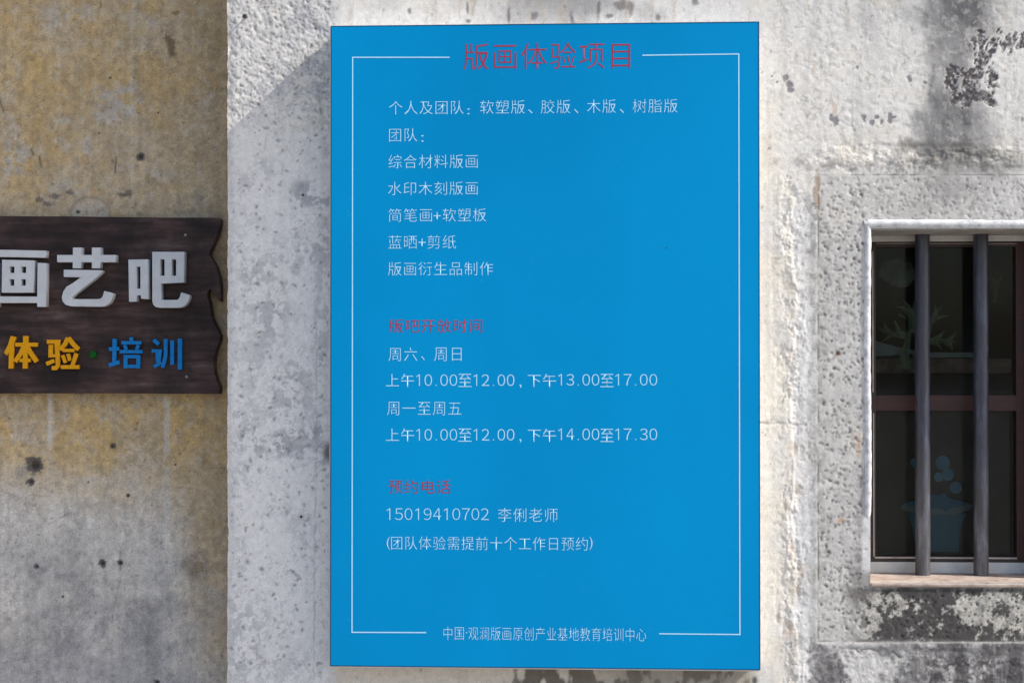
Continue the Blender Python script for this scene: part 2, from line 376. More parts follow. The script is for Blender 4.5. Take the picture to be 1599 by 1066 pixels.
# pits of the band
for i in range(4200):
    x = rng.uniform(1281, 1640); y = rng.uniform(278, 998)
    if x > 1345 and 342 < y < 918: continue
    d = rng.uniform(.25, 1); k = .5 + 1.2 * (y < 480) * rng.random()
    W.pit(x, y, rng.uniform(1.0, 2.0), .0004 + .0011 * d * k, .28 * d, (.25, .23, .2), rng.uniform(1, 1.8), rng.uniform(0, 180))
for i in range(380):
    W.pit(rng.uniform(1280, 1352), rng.uniform(300, 990), rng.uniform(1.2, 1.9), .0015, .6, (.14, .13, .12), rng.uniform(1, 1.8), rng.uniform(0, 180))
W.C = mix(W.C, (.55, .33, .18), W.blob(1312, 812, 4, 4, 0, soft=.5, warp=.2) * .8)
W.C = mix(W.C, (.52, .36, .24), W.blob(1339, 690, 4, 22, 0, soft=.5, grain=.6, gscale=7) * .5)
W.pit(1308, 552, 3.5, .002, .95, (.16, .07, .04)); W.line([(1307, 554), (1300, 562)], 1.5, .5, (.2, .18, .16), .0005, 0)

# ---- below the sill: black lichen on cream render, plus the sill's painted shadow line
low = sstep(908, 922, W.wv)
lic = nz(34, 101, 6, gain=.70)
z = low * (1 - sstep(996, 1006, V)) * sstep(1315, 1365, W.wu + 30 * (nz(40, 102) - .5))
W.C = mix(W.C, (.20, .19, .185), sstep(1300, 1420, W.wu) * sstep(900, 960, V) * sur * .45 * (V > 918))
W.C = mix(W.C, (.60, .575, .50), z * .55)
W.C = mix(W.C, (.24, .23, .22), z * sstep(.44, .60, nz(10, 161, 6, gain=.72)) * .75)
W.C = mix(W.C, (.050, .046, .048), z * sstep(.45, .515, lic + .04 * np.sin(U / 37.) + .06 + .08 * (1 - sstep(1400, 1490, U)) - .035 * sstep(1500, 1540, U) + .16 * (nz(6, 147, 5, gain=.7) - .5)) * .93)
W.C = mix(W.C, (.045, .042, .042), z * np.exp(-((V - 921) / 5) ** 2) * .75)  # shadow line of the sill, painted into the wall colour
for (a, b) in [((1394, 948), (1396, 985)), ((1458, 935), (1460, 990)), ((1530, 950), (1528, 1000)), ((1570, 945), (1575, 1000))]:
    W.line([a, b], 2.6, .5, (.10, .09, .09), .0010, 5)
for i in range(150):
    W.pit(rng.uniform(1350, 1620), rng.uniform(925, 998), rng.uniform(1.1, 1.9), .0016, .8, (.05, .045, .04), rng.uniform(1, 1.5), rng.uniform(0, 180))
W.C = mix(W.C, (.13, .12, .115), W.blob(1345, 900, 24, 40, 20, grain=.8, gscale=10, soft=.5) * .6 * (V < 998))
W.C = mix(W.C, (.70, .69, .70), sstep(1344, 1348, U) * (1 - sstep(1360, 1364, U)) * sstep(800, 815, V) * (1 - sstep(885, 900, V)) * .8)
W.C = mix(W.C, (.12, .115, .12), W.blob(1343, 790, 7, 60, 0, grain=1., gscale=10, soft=.5) * .3)
# lower zone: grey running stains under the band
zl = sstep(1002, 1006, V) * sstep(1255, 1275, W.wu)
sk = fbm(U, V, 46, 111, 6, gain=.66, sx=1.2, sy=.45)
W.C = mix(W.C, (.52, .51, .50), zl * .4)
W.C = mix(W.C, (.085, .08, .085), zl * sstep(.42, .62, sk + .26 * sstep(1370, 1470, U) - .14) * .85)
W.C = mix(W.C, (.66, .65, .64), zl * sstep(.55, .62, nz(22, 112, 6, gain=.72)) * .75)
W.C = mix(W.C, (.055, .05, .054), zl * W.blob(1510, 1050, 110, 34, 0, grain=.8, gscale=16, soft=.5) * .85 * (.4 + .6 * sstep(.4, .55, nz(11, 172, 6, gain=.72))))
W.C = mix(W.C, (.12, .115, .115), zl * W.blob(1470, 1012, 140, 12, 0, grain=.9, gscale=14, soft=.6) * .6)
W.C = mix(W.C, (.10, .095, .10), W.blob(1292, 1045, 24, 36, -20, grain=.9, gscale=8, soft=.3) * .75)
W.H += zl * (.0012 * (nz(10, 113, 5, gain=.7) - .5) - .0008 * flaky(26, 117)) - .0015 * sstep(-4, 4, V - 1012 - 8 * (nz(60, 114) - .5)) * zl
W.line([(1265, 1012), (1330, 1014), (1400, 1022), (1450, 1035), (1520, 1030)], 2.0, .6, (.12, .11, .11), .0014, 5)
W.line([(1440, 1040), (1500, 1042), (1599, 1034)], 2.0, .6, (.08, .08, .08), .0014, 6)
# below the notice board
bb = sstep(1035, 1045, V) * (1 - sstep(1165, 1185, U)) * sstep(517, 530, U)
W.C = mix(W.C, (.60, .50, .38), bb * .45)
W.C = mix(W.C, (.09, .075, .06), bb * sstep(770, 815, W.wu) * sstep(.42, .56, fbm(U, V, 18, 121, 4, sy=.5)) * .85)
W.C = mix(W.C, (.22, .20, .17), bb * sstep(860, 1000, U) * .6)
W.pit(1178, 1062, 4, .001, .9, (.08, .08, .08), 1.6, 90)
# scattered dark specks everywhere
for i in range(950):
    x = rng.uniform(517, 1640); y = rng.uniform(-5, 1070)
    W.pit(x, y, rng.uniform(.9, 1.9), rng.uniform(.0002, .0009), rng.uniform(.15, .6), (.22, .2, .18), rng.uniform(1, 2.2), rng.uniform(60, 120))
hair(150, 1190, 1640, 0, 225, 60, 120, 5, 40, .35); hair(60, 1190, 1640, 0, 225, -20, 40, 5, 30, .4, depth=.0006)
hair(60, 520, 1180, 0, 32, 70, 110, 4, 22, .5); hair(90, 1188, 1275, 230, 1060, 70, 115, 6, 50, .45, (.40, .34, .27), .0006)
hair(110, 357, 515, 0, 1060, 50, 130, 4, 26, .45); hair(60, 1280, 1640, 1005, 1066, 20, 140, 6, 40, .6, (.1, .1, .1), .0008)
vs_m = sstep(.60, .72, fbm(U, V, 12, 153, 4, sy=.07)) * sstep(1188, 1200, U) * (1 - sur)
W.C = mix(W.C, (.40, .39, .385), vs_m * .28)
# trowel texture: shallow dents
for i in range(700):
    x = rng.uniform(1190, 1640); y = rng.uniform(0, 240)
    W.pit(x, y, rng.uniform(1.5, 4), rng.uniform(.0001, .0004) * rng.choice([-1, 1]), 0, stretch=rng.uniform(1, 4), ang=rng.uniform(0, 60))

# build the two pieces of the face
cu, cv = W.centres()
hole = (cu > OU0) & (cu < OU1) & (cv > OV0) & (cv < OV1)
band = (cu > 1277) & (cv > 274) & (cv < 1001) & (cu < 1960)
nv = len(vs)
ej = np.zeros_like(U); ej[:, 0] = .0060 * (nz(9, 131, 4, gain=.65)[:, 0] - .5) + .004 * (nz(90, 132, 2)[:, 0] - .5); ej[:, 1] = ej[:, 0] * .6; ej[:, 2] = ej[:, 0] * .2
face = W.mesh('wall_face', ~hole & ~band, MAT['plaster'], wall, ej)
bandm = W.mesh('window_surround', band & ~hole, MAT['plaster'], wall)
bandm['label'] = 'pitted grey cement band around the window'
# end face of the pier (faces the recess), chipped like the arris
bm = bmesh.new(); prev = None
Xe, Ze = Pv(U[:, 0], V[:, 0], 0.0); Xe = Xe + ej[:, 0]
for i in range(0, nv, 2):
    a = bm.verts.new((Xe[i], -W.H[i, 0], Ze[i])); b = bm.verts.new((Xe[i] * .5 + x_edge * .5, .03, Ze[i])); c = bm.verts.new((x_edge, OCH_Y + .06, Ze[i]))
    if prev: bm.faces.new((prev[0], a, b, prev[1])); bm.faces.new((prev[1], b, c, prev[2]))
    prev = (a, b, c)
bmesh.ops.recalc_face_normals(bm, faces=bm.faces)
bm_obj('wall_end', bm, MAT['edge'], wall, True)
# body of the wall around the window reveal
xo0, zo0 = P(OU0, OV1); xo1, zo1 = P(OU1, OV0)
ZT = P(700, -900)[1]
REV = .32
bm = bmesh.new()
add_box(bm, xo0 - .03, xo0, .004, REV, zo0 - .03, zo1 + .03)            # left reveal
add_box(bm, xo1, xo1 + .03, .004, REV, zo0 - .03, zo1 + .03)            # right reveal
add_box(bm, xo0 + .0005, xo1 - .0005, .004, REV, zo1, zo1 + .03)        # head
bm_obj('window_reveal', bm, simple('dirty_reveal', (.30, .28, .26), .9, .3, 30), wall)
# solid back of the wall so that no light leaks
box('wall_top', x_edge + .001, WX1 - .005, .004, .3, ZT - .25, ZT - .004, MAT['edge'], wall)

# nails
rust = simple('rusty_iron', (.09, .045, .03), .8, .4, 300, .3)
darkm = simple('dark_iron', (.05, .045, .045), .6, .3, 200, .4)
def nail(u, v, r, L, ydep, mat, parent, tilt=(0, 0), name='nail'):
    x, zz = P(u, v, ydep); bm = bmesh.new()
    bmesh.ops.create_cone(bm, cap_ends=True, segments=12, radius1=r, radius2=r * .9, depth=.002, matrix=Matrix.Translation((0, 0, -L)) )
    bmesh.ops.create_cone(bm, cap_ends=True, segments=8, radius1=r * .45, radius2=r * .45, depth=L, matrix=Matrix.Translation((0, 0, -L / 2)))
    rot = Matrix.Rotation(math.radians(-90 + tilt[0]), 4, 'X') @ Matrix.Rotation(math.radians(tilt[1]), 4, 'Y')
    bmesh.ops.transform(bm, matrix=Matrix.Translation((x, ydep, zz)) @ rot, verts=bm.verts)
    return bm_obj(name, bm, mat, parent, False)
for u, v, r, L in [(384, 28, .0065, .017), (474, 305, .0035, .006), (471, 806, .004, .006), (1308, 552, .003, .005)]:
    nail(u, v, r, L, 0, rust if u > 1000 else darkm, wall)
    W
# ------------------------------------------------------------------ window
BY = .16
white_fr = simple('white_frame_paint', (.56, .55, .53), .5, .12, 25)
wood_dark = simple('dark_red_wood', (.038, .009, .007), .55, .35, 18, stretch=(1, 1, 6))
wood_edge = simple('black_brown_wood', (.03, .018, .015), .5, .3, 30)
fr_y = .20
bm = bmesh.new()
def pb(bm, u0, u1, v0, v1, y0, y1, bev=0):
    xa, za = P(u0, v1, y0); xb, zb = P(u1, v0, y0); add_box(bm, xa, xb, y0, y1, za, zb, bev)
UR = OU1 - 8
pb(bm, OU0 - 22, UR, 350, 377.5, fr_y, fr_y + .05, .0015)     # top track
pb(bm, OU0 - 22, UR, 880, 898, fr_y, fr_y + .05, .0015)       # bottom track
pb(bm, OU0 - 22, 1358, 378.5, 879, fr_y, fr_y + .05)
window = bm_obj('window', bm, white_fr, wall)
window['label'] = 'barred window with white sliding track and dark red sashes'
def sash(u0, u1, y, mat=wood_dark):
    f = []
    bm = bmesh.new(); pb(bm, u0, u0 + 9, 378, 879.5, y, y + .03, .001); o = bm_obj('sash_stile', bm, wood_edge, window); f.append(o)
    bm = bmesh.new(); pb(bm, u1 - 24, u1, 378, 879.5, y, y + .03, .001); bm_obj('sash_stile', bm, mat, window)
    bm = bmesh.new(); pb(bm, u0 + 9.3, u1 - 24.3, 378, 386, y + .001, y + .03); bm_obj('sash_rail', bm, wood_edge, window)
    bm = bmesh.new(); pb(bm, u0 + 9.3, u1 - 24.3, 617, 641, y + .001, y + .03, .002); bm_obj('sash_rail', bm, mat, window)
    bm = bmesh.new(); pb(bm, u0 + 9.3, u1 - 24.3, 869, 879.5, y + .001, y + .03); bm_obj('sash_rail', bm, wood_edge, window)
    return f
sash(1358, 1612, fr_y + .004); sash(1613, 1880, fr_y + .012)
# thin bright bead along the glass
bead = simple('pale_bead', (.42, .36, .33), .5, .3, 50)
for a in [(1362.5, 1363.6, 392, 612), (1364, 1365, 645, 868)]:
    pxbox('glazing_bead', a[0], a[1], a[2], a[3], fr_y + .0015, fr_y + .004, bead, window)
for a in [(1368, 1428, 379.6, 380.7), (1452, 1521, 379.8, 380.8), (1544, 1588, 380, 381), (1366, 1588, 870, 871.2)]:
    pxbox('glazing_bead', a[0], a[1], a[2], a[3], fr_y + .0015, fr_y + .004, bead, window)
# glass
m, n, b = new_mat('window_glass')
n.nodes.remove(b)
tr = n.nodes.new('ShaderNodeBsdfTransparent'); tr.inputs[0].default_value = (.78, .82, .80, 1)
gl = n.nodes.new('ShaderNodeBsdfGlossy'); gl.inputs['Roughness'].default_value = .03
fn = n.nodes.new('ShaderNodeFresnel'); fn.inputs[0].default_value = 1.22
mx = n.nodes.new('ShaderNodeMixShader')
df = n.nodes.new('ShaderNodeBsdfDiffuse'); df.inputs[0].default_value = (.35, .34, .32, 1); mx2 = n.nodes.new('ShaderNodeMixShader')
dirt = ramp(n, noise_node(n, 9, 8, .7), [(.4, (.003,) * 3), (.8, (.03,) * 3)])
n.links.new(dirt, mx2.inputs[0]); n.links.new(mx.outputs[0], mx2.inputs[1]); n.links.new(df.outputs[0], mx2.inputs[2])
n.links.new(fn.outputs[0], mx.inputs[0]); n.links.new(tr.outputs[0], mx.inputs[1]); n.links.new(gl.outputs[0], mx.inputs[2])
n.links.new(mx2.outputs[0], n.nodes['Material Output'].inputs[0]); glass = m
GY = fr_y + .018
for u0, u1, y in [(1366, 1590, GY), (1621, 1858, GY + .01)]:
    for v0, v1 in [(384, 619), (639, 871)]:
        pxbox('glass_pane', u0, u1, v0, v1, y, y + .004, glass, window)
# insect screen behind the lower pane
m, n, b = new_mat('insect_screen')
tc = n.nodes.new('ShaderNodeNewGeometry'); wv = n.nodes.new('ShaderNodeTexWave'); wv.bands_direction = 'Z'; wv.inputs['Scale'].default_value = 38
wv.inputs['Distortion'].default_value = 1.2; wv.inputs['Detail'].default_value = 2
n.links.new(tc.outputs['Position'], wv.inputs[0])
n.links.new(ramp(n, wv.outputs['Fac'], [(.2, (.035, .026, .022)), (.8, (.075, .058, .05))]), b.inputs['Base Color'])
b.inputs['Alpha'].default_value = .8; b.inputs['Roughness'].default_value = .9; screen = m
pxbox('insect_screen', 1367, 1576, 641, 870, GY + .012, GY + .0135, screen, window)
# bars
m, n, b = new_mat('worn_steel_sunlit_foot')
f = noise_node(n, 34, 9, .74, (1, 1, .16)); f2 = noise_node(n, 210, 6, .75, (1, 1, .22))
c1 = ramp(n, f, [(.3, (.014, .013, .018)), (.52, (.03, .033, .055)), (.64, (.07, .08, .12)), (.78, (.24, .24, .26))])
c2 = ramp(n, f2, [(.58, (0, 0, 0)), (.72, (1, 1, 1))])
mm = n.nodes.new('ShaderNodeMix'); mm.data_type = 'RGBA'; n.links.new(ramp(n, f2, [(.60, (0, 0, 0)), (.72, (.35, .35, .35))]), mm.inputs[0])
n.links.new(c1, mm.inputs[6]); mm.inputs[7].default_value = (.34, .31, .28, 1)
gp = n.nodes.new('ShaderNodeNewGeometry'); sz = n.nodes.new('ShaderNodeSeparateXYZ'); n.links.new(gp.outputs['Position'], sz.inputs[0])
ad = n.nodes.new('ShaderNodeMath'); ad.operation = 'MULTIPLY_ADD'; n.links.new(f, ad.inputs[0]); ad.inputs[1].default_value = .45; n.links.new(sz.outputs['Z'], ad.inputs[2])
mr = n.nodes.new('ShaderNodeMapRange'); n.links.new(ad.outputs[0], mr.inputs[0]); mr.inputs[1].default_value = 1.52; mr.inputs[2].default_value = 1.25; mr.inputs[3].default_value = 0; mr.inputs[4].default_value = .75  # lower bars coloured lighter to stand in for the sun on them
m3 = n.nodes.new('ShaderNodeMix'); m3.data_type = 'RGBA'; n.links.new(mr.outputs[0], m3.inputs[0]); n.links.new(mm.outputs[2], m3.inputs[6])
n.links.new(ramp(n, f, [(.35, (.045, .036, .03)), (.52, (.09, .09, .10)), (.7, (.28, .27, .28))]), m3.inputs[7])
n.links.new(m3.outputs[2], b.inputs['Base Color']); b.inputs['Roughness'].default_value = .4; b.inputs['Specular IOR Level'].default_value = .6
bump(n, b, f2, .0004); steel = m
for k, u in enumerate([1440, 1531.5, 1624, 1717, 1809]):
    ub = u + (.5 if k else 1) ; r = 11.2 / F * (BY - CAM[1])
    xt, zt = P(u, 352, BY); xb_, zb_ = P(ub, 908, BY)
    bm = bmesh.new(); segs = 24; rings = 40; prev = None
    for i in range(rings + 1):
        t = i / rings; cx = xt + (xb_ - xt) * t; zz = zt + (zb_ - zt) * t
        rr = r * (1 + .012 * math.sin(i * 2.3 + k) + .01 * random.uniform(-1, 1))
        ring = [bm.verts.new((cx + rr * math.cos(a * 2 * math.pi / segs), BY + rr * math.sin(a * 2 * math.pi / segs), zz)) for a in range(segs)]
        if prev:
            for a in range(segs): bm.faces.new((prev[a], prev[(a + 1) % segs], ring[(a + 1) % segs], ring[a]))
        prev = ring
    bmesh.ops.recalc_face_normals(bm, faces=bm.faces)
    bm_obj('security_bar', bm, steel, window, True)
# dark strip standing in for the shaded underside of the head
pxbox('head_shade_strip', OU0 + .5, OU1 - 1, 357.5, 363, .19, .212, wood_edge, window)
# white moulding along the top and left edge of the opening
white_gloss = simple('white_gloss_paint', (.55, .55, .56), .45, .4, 45, bd=.0008)
def moulding(pts, w, h, name='window_trim', taper=False):
    bm = bmesh.new(); prof = [(math.cos(a), math.sin(a)) for a in np.linspace(0, math.pi, 11)]; prev = None
    for i in range(len(pts)):
        u, v = pts[i]; d = np.array(pts[min(i + 1, len(pts) - 1)]) - np.array(pts[max(i - 1, 0)]); d = d / np.linalg.norm(d); nrm = np.array((-d[1], d[0]))
        ww = w * (1 + .05 * math.sin(i * 1.7) + random.uniform(-.05, .05)); hh = h * (1 + random.uniform(-.12, .12)); ring = []
        if taper: tk = min(1, (len(pts) - 1 - i) / 4 + .05); hh *= tk; ww *= .4 + .6 * tk
        for a, b in prof:
            x, zz = P(u + nrm[0] * a * ww / 2, v + nrm[1] * a * ww / 2); ring.append(bm.verts.new((x, .003 - b * hh - .0, zz)))
        if prev:
            for j in range(10): bm.faces.new((prev[j], prev[j + 1], ring[j + 1], ring[j]))
        prev = ring
    bmesh.ops.recalc_face_normals(bm, faces=bm.faces)
    o = bm_obj(name, bm, white_gloss, wall, True); return o
moulding([(u, 349.5 + .5 * math.sin(u / 60)) for u in np.linspace(1349, OU1 + 4, 70)], 13.5, .008)
moulding([(1354.5 + .6 * math.sin(v / 50) + (v - 345) * .0022, v) for v in np.linspace(343, 822, 60)], 11, .007, 'window_trim', True)
moulding([(OU1 + 5, v) for v in np.linspace(343, 905, 40)], 11, .006)
# sill
m, n, b = new_mat('pinkish_stone_sill')
n.links.new(ramp(n, noise_node(n, 22, 8, .7), [(.3, (.17, .12, .10)), (.5, (.33, .26, .22)), (.7, (.45, .38, .32))]), b.inputs['Base Color'])
b.inputs['Roughness'].default_value = .8; bump(n, b, noise_node(n, 200, 4), .0004)
xs0, zs = P(1359.5, 911)
bm = bmesh.new(); add_box(bm, xs0 - .001, xo1 - .001, -.004, .31, zs - .008, zs + .002, .003)
sill = bm_obj('window_sill', bm, m, wall); sill['label'] = 'pinkish cream stone sill'

# ------------------------------------------------------------------ room behind the window
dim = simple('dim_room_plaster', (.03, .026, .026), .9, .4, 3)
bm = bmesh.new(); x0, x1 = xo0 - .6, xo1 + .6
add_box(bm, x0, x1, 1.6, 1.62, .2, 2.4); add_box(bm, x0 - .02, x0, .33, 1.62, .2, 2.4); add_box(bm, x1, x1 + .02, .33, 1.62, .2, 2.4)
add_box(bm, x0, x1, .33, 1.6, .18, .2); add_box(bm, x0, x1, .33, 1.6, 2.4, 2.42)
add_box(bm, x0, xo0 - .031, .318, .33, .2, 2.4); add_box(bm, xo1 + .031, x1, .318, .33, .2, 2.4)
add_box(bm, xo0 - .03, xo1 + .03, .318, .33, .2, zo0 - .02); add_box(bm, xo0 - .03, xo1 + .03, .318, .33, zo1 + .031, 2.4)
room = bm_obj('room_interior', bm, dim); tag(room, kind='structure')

# shelf with a pale sheet and plants behind the glass
def pquad(bm, pts, y, th=.0015):
    vs_ = [bm.verts.new((P(u, v, y)[0], y, P(u, v, y)[1])) for u, v in pts]
    f = bm.faces.new(vs_); r = bmesh.ops.extrude_face_region(bm, geom=[f])
    bmesh.ops.translate(bm, verts=[e for e in r['geom'] if isinstance(e, bmesh.types.BMVert)], vec=(0, th, 0))
    bmesh.ops.recalc_face_normals(bm, faces=bm.faces)
shx, shz = P(1470, 556, .42); SE = empty('interior_shelf', (shx, .42, shz - .03))
tag(SE, 'dusty brown shelf edge seen through the upper window pane', 'shelf')
brown = simple('dusty_brown_board', (.14, .085, .07), .8, .5, 25); pale = simple('pale_grey_edge', (.15, .17, .19), .6, .2, 20)
dk = simple('near_black_wood', (.02, .017, .016), .8, .3, 20)  # near-black wood for the back board
bm = bmesh.new(); pb(bm, 1350, 1579, 560, 582, .42, .60); bm_obj('shelf_board', bm, brown, SE)
bm = bmesh.new(); pb(bm, 1425, 1530, 550, 558, .43, .60); bm_obj('pale_edge', bm, pale, SE)
bm = bmesh.new(); pb(bm, 1350, 1585, 583, 640, .46, .60); bm_obj('back_board', bm, dk, SE)
bm = bmesh.new(); pquad(bm, [(1363, 531), (1400, 541), (1430, 547), (1430, 552), (1390, 555), (1363, 556)], .41)
tag(bm_obj('paper_sheet', bm, pale), 'pale blue-grey wedge of paper at the lower left behind the upper pane', 'paper')

def leafmat(name, c): return simple(name, c, .6, .45, 30)
green = leafmat('dull_green_leaf', (.055, .085, .045)); greyg = leafmat('pale_grey_green_leaf', (.062, .075, .072)); yel = leafmat('yellow_green_vein', (.17, .18, .07))
PLY = .36
px_, pz_ = P(1422, 560, PLY); plant = empty('leafy_plant', (px_, PLY, pz_))
tag(plant, 'green plant with split forked leaves behind the left of the upper pane', 'plant')
def thick(poly, w):
    """ribbon outline round a centre line, pixels"""
    L = []; Rr = []
    for i, (u, v) in enumerate(poly):
        d = np.array(poly[min(i + 1, len(poly) - 1)], float) - np.array(poly[max(i - 1, 0)], float); d /= np.linalg.norm(d) + 1e-9
        ww = w * (1 - .93 * i / (len(poly) - 1)); L.append((u - d[1] * ww, v + d[0] * ww)); Rr.append((u + d[1] * ww, v - d[0] * ww))
    return L, Rr
def lobe(poly, w, mat, y, parent, name='leaf'):
    L, Rr = thick(poly, w); bm = bmesh.new(); rows = []
    for i, (a, c, m_) in enumerate(zip(L, Rr, poly)):
        yy = y + .006 * math.sin(i * 1.3)
        rows.append([bm.verts.new((P(*q, yy + dd)[0], yy + dd, P(*q, yy + dd)[1])) for q, dd in ((a, .004), (m_, 0), (c, .004))])
    for r0, r1 in zip(rows[:-1], rows[1:]):
        for j in range(2): bm.faces.new((r0[j], r0[j + 1], r1[j + 1], r1[j]))
    return bm_obj(name, bm, mat, parent, True)
sx = lambda X, Y: (1350 + X / 4.265, 370 + Y / 4.265)
for i, (pl, w) in enumerate([
    ([(270, 880), (270, 760), (300, 640), (320, 560)], 9), ([(320, 640), (315, 540), (260, 470), (200, 462)], 7), ([(315, 540), (290, 460), (255, 418)], 6), ([(318, 560), (325, 480), (335, 418)], 6),
    ([(310, 660), (230, 650), (150, 640), (85, 600)], 7), ([(240, 650), (215, 600), (195, 555)], 5), ([(170, 645), (140, 600), (130, 560)], 5), ([(190, 640), (150, 670), (110, 700)], 4.5),
    ([(270, 780), (225, 840), (205, 880)], 6), ([(400, 700), (440, 560), (480, 500), (520, 455)], 6), ([(450, 560), (500, 530), (570, 522)], 5), ([(470, 520), (475, 480), (465, 440)], 4.5),
    ([(400, 700), (460, 690), (510, 650), (535, 615)], 6.5), ([(450, 690), (490, 720), (515, 752)], 5), ([(480, 680), (560, 700), (615, 695)], 5.5), ([(550, 700), (590, 660), (610, 630)], 4.5), ([(540, 695), (570, 730), (585, 755)], 4.5),
    ([(330, 900), (370, 780), (420, 700)], 7)]):
    lobe([sx(*p) for p in pl], w, green, PLY + .002 * (i % 5), plant)
for pl in ([(230, 515), (295, 560)], [(200, 560), (235, 620)], [(290, 770), (296, 840)], [(480, 700), (518, 752)], [(570, 700), (588, 755)], [(490, 540), (565, 520)], [(252, 800), (255, 870)]):
    lobe([sx(*p) for p in (pl[0], ((pl[0][0] + pl[1][0]) / 2 + 4, (pl[0][1] + pl[1][1]) / 2), pl[1])], 1.4, yel, PLY - .006, plant, 'leaf_vein')
bm = bmesh.new(); c0 = bm.verts.new((P(1401, 427, .38)[0], .375, P(1401, 427, .38)[1])); ring = []
for i in range(72):
    a = i / 72 * 2 * math.pi; r = 25 * (1 + .10 * abs(math.sin(a * 5.5 + .6 * math.sin(a * 3))) + .08 * math.sin(a * 2 + 1) + .05 * math.sin(a * 7) - .18 * max(0, math.sin(a - .7)) ** 6)
    q = P(1401 + r * math.cos(a), 427 + r * .9 * math.sin(a), .39); ring.append(bm.verts.new((q[0], .39, q[1])))
for i in range(72): bm.faces.new((c0, ring[i], ring[(i + 1) % 72]))
tag(bm_obj('round_leaf', bm, greyg), 'pale grey round scalloped leaf high behind the upper left pane', 'leaf')
p2x, p2z = P(1556, 480, .5); pl2 = empty('leafy_plant', (p2x, .5, p2z)); tag(pl2, 'dim small sprig behind the upper pane, right of the second bar', 'plant')
dgreen = leafmat('dim_green_leaf', (.035, .05, .034))
for pl in ([(870, 440), (880, 360), (890, 300), (870, 240)], [(880, 330), (850, 280), (835, 240)], [(885, 300), (910, 260), (920, 235)], [(875, 380), (850, 330), (830, 320)], [(880, 250), (880, 215), (875, 200)]):
    lobe([sx(*p) for p in pl], 4.5, dgreen, .5, pl2)

# sticker on the lower pane: a blue tub with bubbles (flat print)
def flat(name, col): 
    m, n, b = new_mat(name); b.inputs['Base Color'].default_value = (*col, 1); b.inputs['Roughness'].default_value = .6; b.inputs['Alpha'].default_value = .92
    return m
SY = GY + .009
s0 = P(1461, 860, SY); stick = empty('window_sticker', (s0[0], SY, s0[1])); tag(stick, 'faded blue tub and bubbles sticker on the lower window pane', 'sticker')
tx = lambda X, Y: (1380 + X / 5.61, 690 + Y / 5.61)
def fpoly(name, pts, y, mat):
    bm = bmesh.new(); pquad(bm, pts, y, .0004); return bm_obj(name, bm, mat, stick)
fpoly('tub_body', [tx(*p) for p in [(200, 620), (730, 620), (690, 700), (665, 800), (655, 960), (290, 960), (265, 820), (240, 700)]], SY, flat('tub_blue', (.028, .10, .15)))
fpoly('tub_water', [tx(460 + 290 * math.cos(a), 560 + 66 * math.sin(a)) for a in np.linspace(0, 2 * math.pi, 40, endpoint=False)], SY - .0008, flat('water_blue', (.018, .085, .16)))
bm = bmesh.new(); prev = None
for a in np.linspace(0, 2 * math.pi, 49):
    k = .5 + .5 * math.sin(a); q0 = tx(460 + 312 * math.cos(a), 565 + 72 * math.sin(a)); q1 = tx(460 + 262 * math.cos(a), 545 + (48 + 0 * k) * math.sin(a) - 8)
    r_ = [bm.verts.new((P(*q, SY)[0], SY - .0014, P(*q, SY)[1])) for q in (q0, q1)]
    if prev and (math.sin(a) > -.25): bm.faces.new((prev[0], r_[0], r_[1], prev[1]))
    prev = r_
bm_obj('tub_rim', bm, flat('rim_grey', (.11, .125, .14)), stick)
fpoly('splash', [tx(*p) for p in [(400, 470), (440, 450), (480, 470), (530, 440), (560, 480), (620, 500), (610, 560), (570, 590), (545, 612), (510, 590), (470, 560), (400, 530)]], SY - .0022, flat('splash_blue', (.012, .07, .14)))
bub = flat('bubble_blue', (.06, .13, .17)); bub2 = flat('bubble_core', (.035, .13, .22))
for i, (X, Y, r) in enumerate([(515, 180, 64), (560, 285, 54), (480, 305, 42), (630, 400, 54), (270, 180, 40)]):
    o = fpoly('bubble', [tx(X + r * math.cos(a), Y + r * math.sin(a)) for a in np.linspace(0, 2 * math.pi, 28, endpoint=False)], SY - .001 - .0007 * (i % 3), bub)
    fpoly('bubble_core', [tx(X + r * .66 * math.cos(a), Y + r * .66 * math.sin(a)) for a in np.linspace(0, 2 * math.pi, 24, endpoint=False)], SY - .0034 - .0003 * (i % 3), bub2)

# ================================================================== OCHRE WALL
owx = P(100, 533, OCH_Y)[0]
owall = empty('recessed_wall', (owx, OCH_Y, 0)); tag(owall, 'shaded ochre and grey stained plaster wall set back behind the hanging wooden sign', 'wall')
us2 = np.concatenate([np.arange(-700, -12, 14), np.arange(-10, 392, 1.6)]); vs2 = np.concatenate([np.arange(-780, -10, 20), np.arange(-10, 1082, 1.6), np.arange(1085, 1372, 12)])
O = Sheet(us2, vs2, OCH_Y); U, V = O.U, O.V
O.C[:] = np.array((.68, .635, .575))
och = (.68, .455, .18); ochd = (.60, .445, .25)
vprof = 1 - sstep(660, 880, V + 120 * (nz(160, 201) - .5) - .25 * (U - 200))
lowr = sstep(250, 340, U) * (1 - sstep(900, 1100, V)) * sstep(600, 700, V)
o1 = nz(130, 202); o2 = nz(34, 203, 5, gain=.6); o3 = nz(10, 204, 4)
O.C = mix(O.C, ochd, np.clip(vprof + lowr, 0, 1) * (.80 + .2 * sstep(.35, .6, o1)))
O.C = mix(O.C, och, np.clip(vprof + lowr * .35, 0, 1) * sstep(.44, .68, o2 * .6 + o1 * .4) * .45)
band1 = np.exp(-((V - 665) / 75) ** 2) * (1 - .4 * sstep(280, 330, U)); O.C = mix(O.C, och, band1 * sstep(.38, .56, o2) * .7)
nz2 = fbm(U, V, 17, 231, 6, gain=.68)
